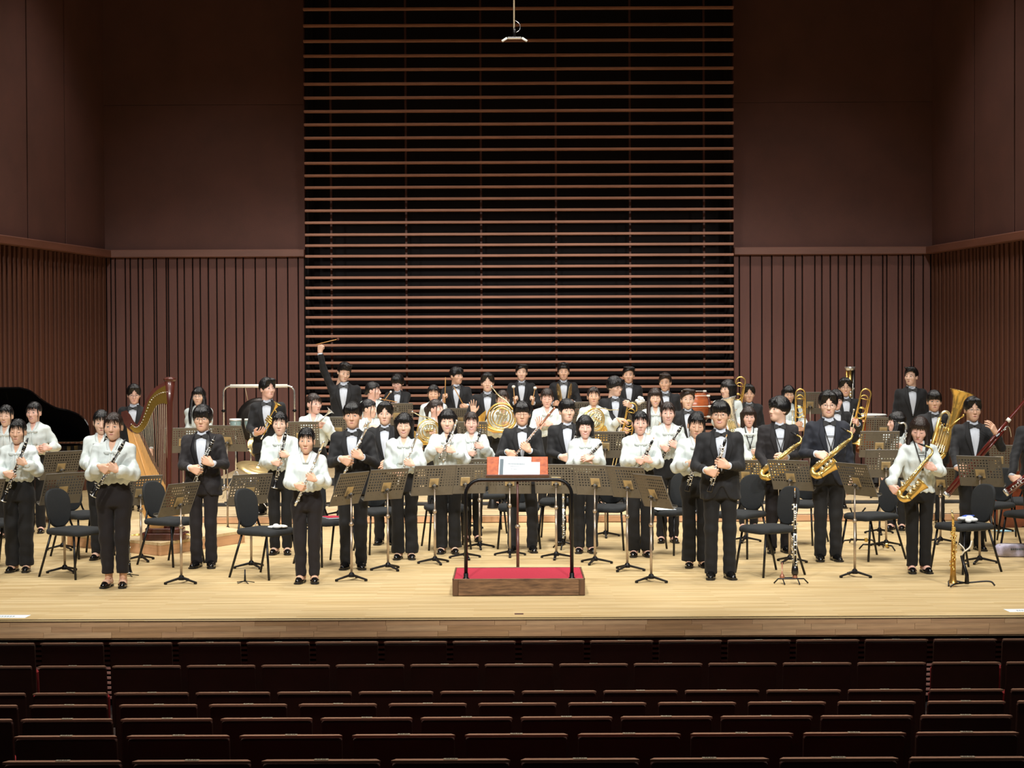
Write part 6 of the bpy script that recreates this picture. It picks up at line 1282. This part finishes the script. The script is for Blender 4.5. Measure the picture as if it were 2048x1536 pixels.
for a in np.linspace(0, 2 * math.pi, 9)[:-1]:
    mb = MB(); mb.add(*tube([(.22 * math.cos(a), .22 * math.sin(a), -.195), (.22 * math.cos(a), .22 * math.sin(a), .195)], .006, 6), 0, True, Mx)
    for zz in (-.17, .17): mb.add(*box((.218 * math.cos(a), .218 * math.sin(a), zz), (.03, .03, .05), .006), 0, False, Mx)
    part('tension_rod', mb, M_ivory, t)
for s in (-1, 1): mb = MB(); mb.add(*tube([(s * .12, -.2, 0.01), (s * .16, .0, zc - .2)], .014, 8), 0, True); mb.add(*tube([(s * .12, .2, 0.01), (s * .16, .0, zc - .2)], .014, 8), 0, True); part('stand_leg', mb, M_blackmetal, t)
s_ = 134.6; d_ = FPX / s_; q = at(1700, 734, d_); zb = floor_z(q[0], d_); z = q[2] - zb; t = thing('contrabass_clarinet', 'tall upright brass tubes with a bright rim above the player in glasses', 'clarinet', tr(q[0], d_, zb))
mb = MB(); mb.add(*tube([(-.045, 0, .25), (-.045, 0, z - .04)], .02, 10), 0, True); part('outer_tube', mb, M_brass_d, t); mb = MB(); mb.add(*tube([(.0, -.01, .12), (.0, -.01, z - .04)], .022, 10), 0, True); part('middle_tube', mb, M_brass, t); mb = MB(); mb.add(*tube([(.05, .0, .3), (.05, .0, z - .04)], .026, 10), 0, True); part('body_tube', mb, M_grenadilla, t)
mb = MB(); mb.add(*lathe([(.06, z - .05), (.08, z - .02), (.084, z), (.08, z + .004), (.001, z)], 20, False), 0, True); part('rim', mb, M_silver, t); mb = MB(); mb.add(*tube([(0, 0, 0), (0, -.01, .14)], .007, 8), 0, True); mb.add(*lathe([(.09, 0), (.09, .012), (.02, .02)], 14), 0, True); part('end_pin', mb, M_blackmetal, t)
mb = MB(); keys_row(mb, .9, z - .25, 12, 0, .06, .018, seed=71); part('keys', mb, M_silver, t)
# ================================================================== double bass lying on its side
s_ = 163; q = on_floor(1983, 1056); BO = [(0, 0), (-.02, .14), (.0, .26)]
half = catmull([(0, 0, 0), (.015, .2, 0), (.12, .33, 0), (.32, .345, 0), (.5, .25, 0), (.62, .19, 0), (.74, .22, 0), (.9, .27, 0), (1.04, .2, 0), (1.12, .04, 0)], 5)
pl_ = [(p_[0], p_[1]) for p_ in half] + [(p_[0], -p_[1]) for p_ in half[::-1]][1:-1]; pl_ = pl_[::-1]
t = thing('double_bass', 'brown double bass lying on its side behind the bassoonist', 'double bass', tr(q[0], q[1] + .12, .345) @ rot('Z', 6))
sw = lambda V: np.array(V)[:, [0, 2, 1]]
mb = MB(); V, F = prism(pl_, -.1, .1); mb.add(sw(V), [f[::-1] for f in F], 0, False); part('ribs', mb, M_bass_v, t)
big = [(.55 + (x - .55) * 1.025, y * 1.035) for x, y in pl_]
for nm, y0, y1 in (('front_plate', -.112, -.1), ('back_plate', .1, .112)): mb = MB(); V, F = prism(big, y0, y1); mb.add(sw(V), [f[::-1] for f in F]); part(nm, mb, M_bass_v, t)
mb = MB(); mb.add(*box((1.3, -.1, 0), (.6, .05, .05), .01)); part('neck', mb, M_bass_v, t); mb = MB(); mb.add(*box((.98, -.15, 0), (.9, .015, .06), .004)); part('fingerboard', mb, M_grenadilla, t); mb = MB(); mb.add(*box((.45, -.15, 0), (.02, .09, .16), .004)); part('bridge', mb, M_harpsb, t); mb = MB(); mb.add(*box((.2, -.14, 0), (.3, .015, .07), .004)); part('tailpiece', mb, M_grenadilla, t)
# ================================================================== small things
def seat_top(px, py, s): return tr(*at(px, py, FPX / s))
cb2 = on_floor(533, 1153); t = thing('cloth', 'crumpled white cloth lying on a black chair seat', 'cloth', tr(float(at(556, 1062, cb2[1])[0]), cb2[1] - .02, .472)); mb = MB()
for c_, r_ in (((-.03, 0, .014), (.07, .05, .016)), ((.035, .02, .016), (.06, .06, .018)), ((.0, -.04, .02), (.05, .035, .02)), ((-.02, .03, .028), (.03, .025, .016))): mb.add(*ell(c_, r_, 12, 8), 0, True)
part('folds', mb, M_white, t)
cb2 = on_floor(655, 1128); t = thing('booklet', 'red booklet lying on a black chair seat', 'booklet', tr(cb2[0] + .05, cb2[1] + .0, .474) @ rot('Z', 25)); mb = MB(); mb.add(*box((0, 0, .007), (.15, .21, .012), .001)); part('pages', mb, M_paper, t); mb = MB(); mb.add(*box((0, 0, .014), (.152, .212, .003), .0005)); part('cover', mb, M_carpet, t)
cb2 = on_floor(1338, 1105); t = thing('loose_sheet', 'white sheet lying on the chair between the two oboists', 'paper', tr(cb2[0] - .06, cb2[1] - .02, .473) @ rot('Z', 10)); mb = MB(); mb.add(*box((0, 0, .003), (.21, .28, .004), .0005)); part('sheet', mb, M_paper, t)
cb2 = on_floor(1928, 1142); t = thing('pouch', 'crumpled white pouch with blue flap on a black chair seat', 'pouch', tr(float(at(1932, 1045, cb2[1])[0]), cb2[1], .474)); mb = MB(); r_ = random.Random(5)
for i in range(12): mb.add(*ell((r_.uniform(-.07, .07), r_.uniform(-.05, .05), r_.uniform(.02, .055)), (r_.uniform(.03, .05), .04, r_.uniform(.016, .026)), 9, 6), 0, True)
part('folds', mb, M_white, t); mb = MB(); mb.add(*prism([(-.05, -.02), (.03, -.03), (.09, .03), (.0, .04)], .064, .074), 0, False, rot('X', 6)); part('flap', mb, M_blue, t)
q = on_floor(2030, 1113); t = thing('clear_bag', 'rounded pale purple bag on the floor at the right edge', 'bag', tr(*q)); mb = MB(); mb.add(*pad(roundpoly(.42, .16, .07), .13, .045, None, 5), 0, True, tr(0, 0, .068)); part('body', mb, M_purple, t); mb = MB(); mb.add(*tube([(-.18, -.05, .132), (.18, -.05, .132)], .004, 6), 0, True); part('zip', mb, M_ivory, t)
mb = MB(); [mb.add(*box((-.06 + i * .02, -.082, .085), (.013, .003, .02))) for i in range(7)]; part('printed_letters', mb, M_ink, t)
q = on_floor(2010, 1062); t = thing('floor_sheet', 'pale blue sheet lying on the floor by the double bass', 'paper', tr(*q) @ rot('Z', 20)); mb = MB(); mb.add(*box((0, 0, .002), (.24, .19, .004), .0005)); part('sheet', mb, M_cyanpaper, t)
q = at(985, 1015, FPX / 152); t = thing('bell_mute', 'black cone mute standing on the riser left of the conductor desk', 'mute', tr(q[0], q[1], .10)); mb = MB(); mb.add(*lathe([(.07, 0), (.072, .008), (.045, .1), (.028, .19), (.02, .2)], 18), 0, True); part('cone', mb, M_blackplastic, t); mb = MB(); mb.add(*lathe([(.03, .185), (.03, .2)], 12), 0, True); part('cork_ring', mb, M_harpsb, t)
def peg(px, py, label, spread=.09):
    q = on_floor(px, py); t = thing('peg_stand', label, 'stand', tr(*q), 'instrument pegs'); mb = MB(); mb.add(*lathe([(.012, .012), (.009, .05), (.006, .13)], 10), 0, True); part('peg', mb, M_blackmetal, t)
    for a in (.2, 1.45, 2.7, 3.95, 5.2): mb = MB(); mb.add(*tube([(0, 0, .02), (spread * math.cos(a), spread * math.sin(a), .004)], .004, 6), 0, True); part('foot', mb, M_blackmetal, t)
    return q
peg(490, 1166, 'small empty peg stand in front of the chair with cloth')
q = peg(259, 1152, 'small peg stand under the upright clarinet by the cropped trousers'); put('clarinet', 'clarinet', 'black clarinet standing upright on a peg behind the cropped trousers', 'clarinet', tr(q[0], q[1], .03) @ rot('Y', -1.5), 'woodwinds on stands')
q = on_floor(1582, 1168); t = thing('double_peg_stand', 'flat black stand with two wooden pegs at the right front', 'stand', tr(*q)); mb = MB(); mb.add(*tube([(-.16, .0, .008), (-.12, 0, .05), (.12, 0, .05), (.16, 0, .008)], .007, 6), 0, True); part('front_bar', mb, M_blackmetal, t); mb = MB(); mb.add(*tube([(-.07, -.08, .008), (-.07, .09, .05), (.07, .09, .05), (.07, -.08, .008)], .006, 6), 0, True); part('rear_bar', mb, M_blackmetal, t)
for x in (-.08, .04): mb = MB(); mb.add(*lathe([(.026, .05), (.022, .075), (.007, .1), (.006, .2)] if x < 0 else [(.026, .05), (.022, .075), (.01, .1)], 12), 0, True, tr(x, .02, 0)); part('peg', mb, M_rose, t)
put('english_horn', 'english_horn', 'black english horn with silver keys standing on the double peg stand', 'oboe', tr(q[0] + .04, q[1] + .02, .085) @ np.diag([1.5, 1.5, 1.02, 1]), 'woodwinds on stands')
q = on_floor(1938, 1172); t = thing('saxophone_stand', 'black folding stand holding the golden soprano saxophone', 'stand', tr(*q)); 
for P in ([(-.04, .0, .03), (-.17, .02, .05), (-.2, -.05, .008)], [(-.04, 0, .03), (-.16, -.1, .03), (-.2, -.12, .008)], [(-.02, 0, .03), (.18, -.02, .045), (.23, -.04, .008)]): mb = MB(); mb.add(*tube(catmull(P), .008, 6), 0, True); part('foot', mb, M_blackmetal, t)
mb = MB(); mb.add(*tube([(-.02, 0, .02), (-.02, 0, .1), (-.07, .01, .28)], [.022, .018, .011], 10), 0, True); part('upright', mb, M_blackmetal, t); mb = MB(); mb.add(*tube([(-.05, .0, .2), (.0, -.01, .215)], .006, 6), 0, True); part('lock_lever', mb, M_blackmetal, t)
mb = MB(); mb.add(*tube(catmull([(-.07, .01, .28), (-.05, -.03, .34), (-.1, -.04, .4)]), .006, 6), 0, True); mb.add(*tube(catmull([(-.06, .0, .31), (.0, -.02, .36), (.02, -.02, .42)]), .007, 6), 0, True); part('cradle_arm', mb, M_ivory, t)
put('soprano_sax', 'saxophone', 'golden straight soprano saxophone standing before a black chair', 'saxophone', tr(q[0] - .15, q[1] - .01, .03), 'saxophones')
q = on_floor(1127, 1098); t = thing('flute_stand', 'black folding stand under the upright flute behind the podium rail', 'stand', tr(*q))
for a in (.3, 2.4, 4.5): mb = MB(); mb.add(*tube([(0, 0, .08), (.1 * math.cos(a), .1 * math.sin(a), .05), (.15 * math.cos(a), .15 * math.sin(a), .008)], .009, 6), 0, True); part('foot', mb, M_blackmetal, t)
mb = MB(); mb.add(*lathe([(.022, .05), (.022, .1), (.009, .12), (.008, .17)], 10), 0, True); part('peg', mb, M_blackmetal, t)
put('flute', 'flute', 'silver flute standing upright behind the podium rail', 'flute', tr(q[0], q[1], .1) @ np.diag([1.3, 1.3, .8, 1]), 'woodwinds on stands')
for px, py, a, lab in ((1712, 1090, 10, 'empty black folding instrument stand left of the brown stand pole'), (1758, 1100, -25, 'empty black folding instrument stand under the turned chair')):
    q = on_floor(px, py); t = thing('instrument_stand', lab, 'stand', tr(*q) @ rot('Z', a), 'empty folding instrument stands')
    for P in ([(0, 0, .06), (-.16, -.06, .06), (-.2, -.08, .01)], [(0, 0, .06), (.16, -.08, .06), (.2, -.1, .01)], [(0, 0, .06), (0, .16, .05), (0, .2, .01)]): mb = MB(); mb.add(*tube(P, .009, 6), 0, True); part('foot', mb, M_blackmetal, t)
    mb = MB(); mb.add(*tube([(0, 0, .04), (0, .03, .36)], .011, 8), 0, True); part('upright', mb, M_blackmetal, t)
    mb = MB(); mb.add(*tube(catmull([(-.09, -.06, .42), (-.05, -.02, .36), (0, .03, .35), (.05, -.02, .36), (.09, -.06, .42)]), .009, 6), 0, True); part('cradle', mb, M_blackmetal, t)
    mb = MB(); mb.add(*box((.1, -.05, .06), (.035, .03, .045), .006)); part('hinge', mb, M_brass, t)
